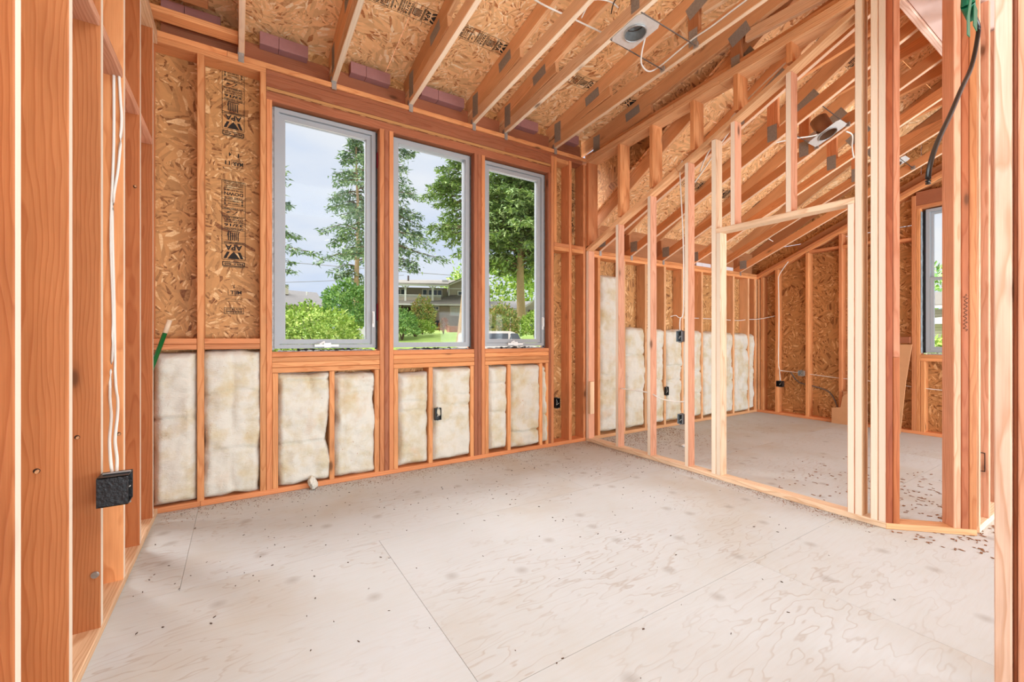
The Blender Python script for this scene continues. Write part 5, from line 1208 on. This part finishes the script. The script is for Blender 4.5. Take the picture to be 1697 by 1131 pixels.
def bush(name, x, y, rx, ry, h, label, mat, n, size, seed, z=None, cat='shrub', group=None, zc=0.0, stem=True, lump=.35):
    rr = random.Random(seed); z0 = (ground_z(x, y) if z is None else z); o = root(name, (x, y, z0), label, cat, group); vs_, fs = [], []
    for _ in range(n):
        a, b = rr.uniform(0, 6.283), math.acos(rr.uniform(-.35, 1)); d = Vector((math.sin(b) * math.cos(a), math.sin(b) * math.sin(a), math.cos(b)))
        k = 1 + lump * noise.noise(d * 2.3 + Vector((seed, 0, 0))) + .22 * noise.noise(d * 6 + Vector((0, seed, 0))); k *= rr.uniform(.72, 1.0) ** .5
        c = Vector((d.x * rx * k, d.y * ry * k, zc + h * .42 + d.z * h * .58 * k)); e = Vector((rr.gauss(0, 1), rr.gauss(0, 1), rr.gauss(0, 1))).normalized() * .8 + d * .6; s = e.cross(d + Vector((.01, .3, 0))).normalized()
        L = size * rr.uniform(.6, 1.4); w = L * .34; b_ = len(vs_)
        vs_ += [c, c + e * L * .5 + s * w, c + e * L, c + e * L * .5 - s * w]; fs.append((b_, b_ + 1, b_ + 2, b_ + 3))
    q = put('foliage', mesh_from('foliage', vs_, fs, [mat]), None, o, Matrix.Translation((x, y, z0))); q['kind'] = 'stuff'
    mb = MB()
    for k in range(5): a = k * 1.3 + seed; mb.cyl((0, 0, -.1), (math.cos(a) * rx * .35, math.sin(a) * ry * .35, zc + h * .55), .05, 5, .015)
    put('stems', mb.mesh(BARKD), None, o, Matrix.Translation((x, y, z0))); return o
bush('shrub', 2.72, 20.80, 2.1, 1.6, 2.72, 'big bright yellow-green shrub low in the first window', LEAFB, 7000, .13, 2)
bush('shrub', 0.6, 21.6, 1.9, 1.5, 2.80, 'paler bright shrub at the left edge of first window', LEAFB, 4500, .14, 4)
bush('shrub', 4.3, 24.0, 1.3, 1.2, 2.5, 'low flowering shrub beside the bright one, below the slender fir', LEAFB, 3000, .13, 44)
bush('round_tree', 7.1, 33.4, 2.0, 2.0, 4.0, 'dark green broadleaf tree behind the slender fir trunk', LEAFG, 6500, .20, 6, cat='tree')
bush('round_tree', 12.0, 46.5, 2.6, 2.0, 4.6, 'distant green tree between the grey roof and slender fir', LEAFG, 4500, .30, 16, cat='tree')
bush('shrub', 13.05, 34.38, 1.0, .9, 2.7, 'small broadleaf tree in front of the balcony house', LEAFM, 2600, .13, 9, cat='tree', zc=.3)
bush('shrub', 10.0, 30.42, 1.1, 1.0, 2.1, 'blue-green bush at lower left of the middle window', LEAFG, 3500, .13, 12)
bush('shrub', 11.8, 32.6, 1.6, 1.1, 1.35, 'round bright bush on the lawn in the middle window', LEAFB, 3000, .11, 13)
bush('shrub', 14.6, 33.6, .35, .35, 1.4, 'small red-leaved sapling on the lawn by the round bush', leaf_mat('red_leaves', rgb(150, 70, 50), rgb(190, 104, 76), rgb(150, 170, 90)), 300, .12, 14)
bush('shrub', 16.01, 26.56, 1.3, 1.1, 2.5, 'tall autumn-tinted shrub at left of the third window', LEAFM, 4500, .13, 15)
bush('shrub', 17.6, 24.47, 1.0, 1.0, 2.0, 'bright green hedge at the right of the third window', LEAFB, 3200, .13, 17)
bush('round_tree', 31.0, 51.5, 9, 4, 9.0, 'distant sunlit trees behind the low beige house', LEAFB, 6000, .42, 18, cat='tree')
bush('round_tree', 64.0, 14.2, 12, 16, 8.6, 'row of distant trees seen through the small far window', LEAFG, 7000, .50, 21, cat='tree', z=0)
bush('shrub', 15.18, 3.36, 1.0, 2.4, 1.62, 'low bright shrub below the small far window', LEAFB, 3500, .13, 22, z=-.45)
for k, (x, y) in enumerate(((7.05, 30.9), (7.55, 30.8))):
    c = root('garden_chair', (x, y, ground_z(x, y)), 'white garden chair on the grass by the slender fir, %s' % ('the one nearer the shrub' if k == 0 else 'the one nearer the trunk'), 'chair', 'white garden chairs')
    z = ground_z(x, y); box(c, 'seat', x - .25, x + .25, y - .22, y + .22, z + .42, z + .46, mat=TRIMW); box(c, 'backrest', x - .25, x + .25, y + .20, y + .24, z + .46, z + .95, mat=TRIMW)
    for a in (-.22, .22):
        for b in (-.19, .19): box(c, 'leg', x + a - .02, x + a + .02, y + b - .02, y + b + .02, z, z + .42, mat=TRIMW)
lw = root('stone_block', (17.0, 36.0, ground_z(17, 36)), 'small stone wall block on the mulch bed in the middle window', 'stone')
box(lw, 'stone_face', 16.2, 17.8, 36.0, 36.6, ground_z(17, 36) - .1, ground_z(17, 36) + .55, mat=SOIL)
cable([(-20, 62, 10.9), (5, 58, 10.3), (30, 54, 9.9), (62, 50, 10.4)], .035, 'upper power line crossing the sky outside the windows', GREYW, cat='power line', name='power_line', seg_=5)
cable([(4, 60, 8.0), (12, 60, 8.9), (20, 60, 10.2)], .03, 'fainter power line sagging above the grey roof', GREYW, cat='power line', name='power_line', seg_=5)

#@@END@@
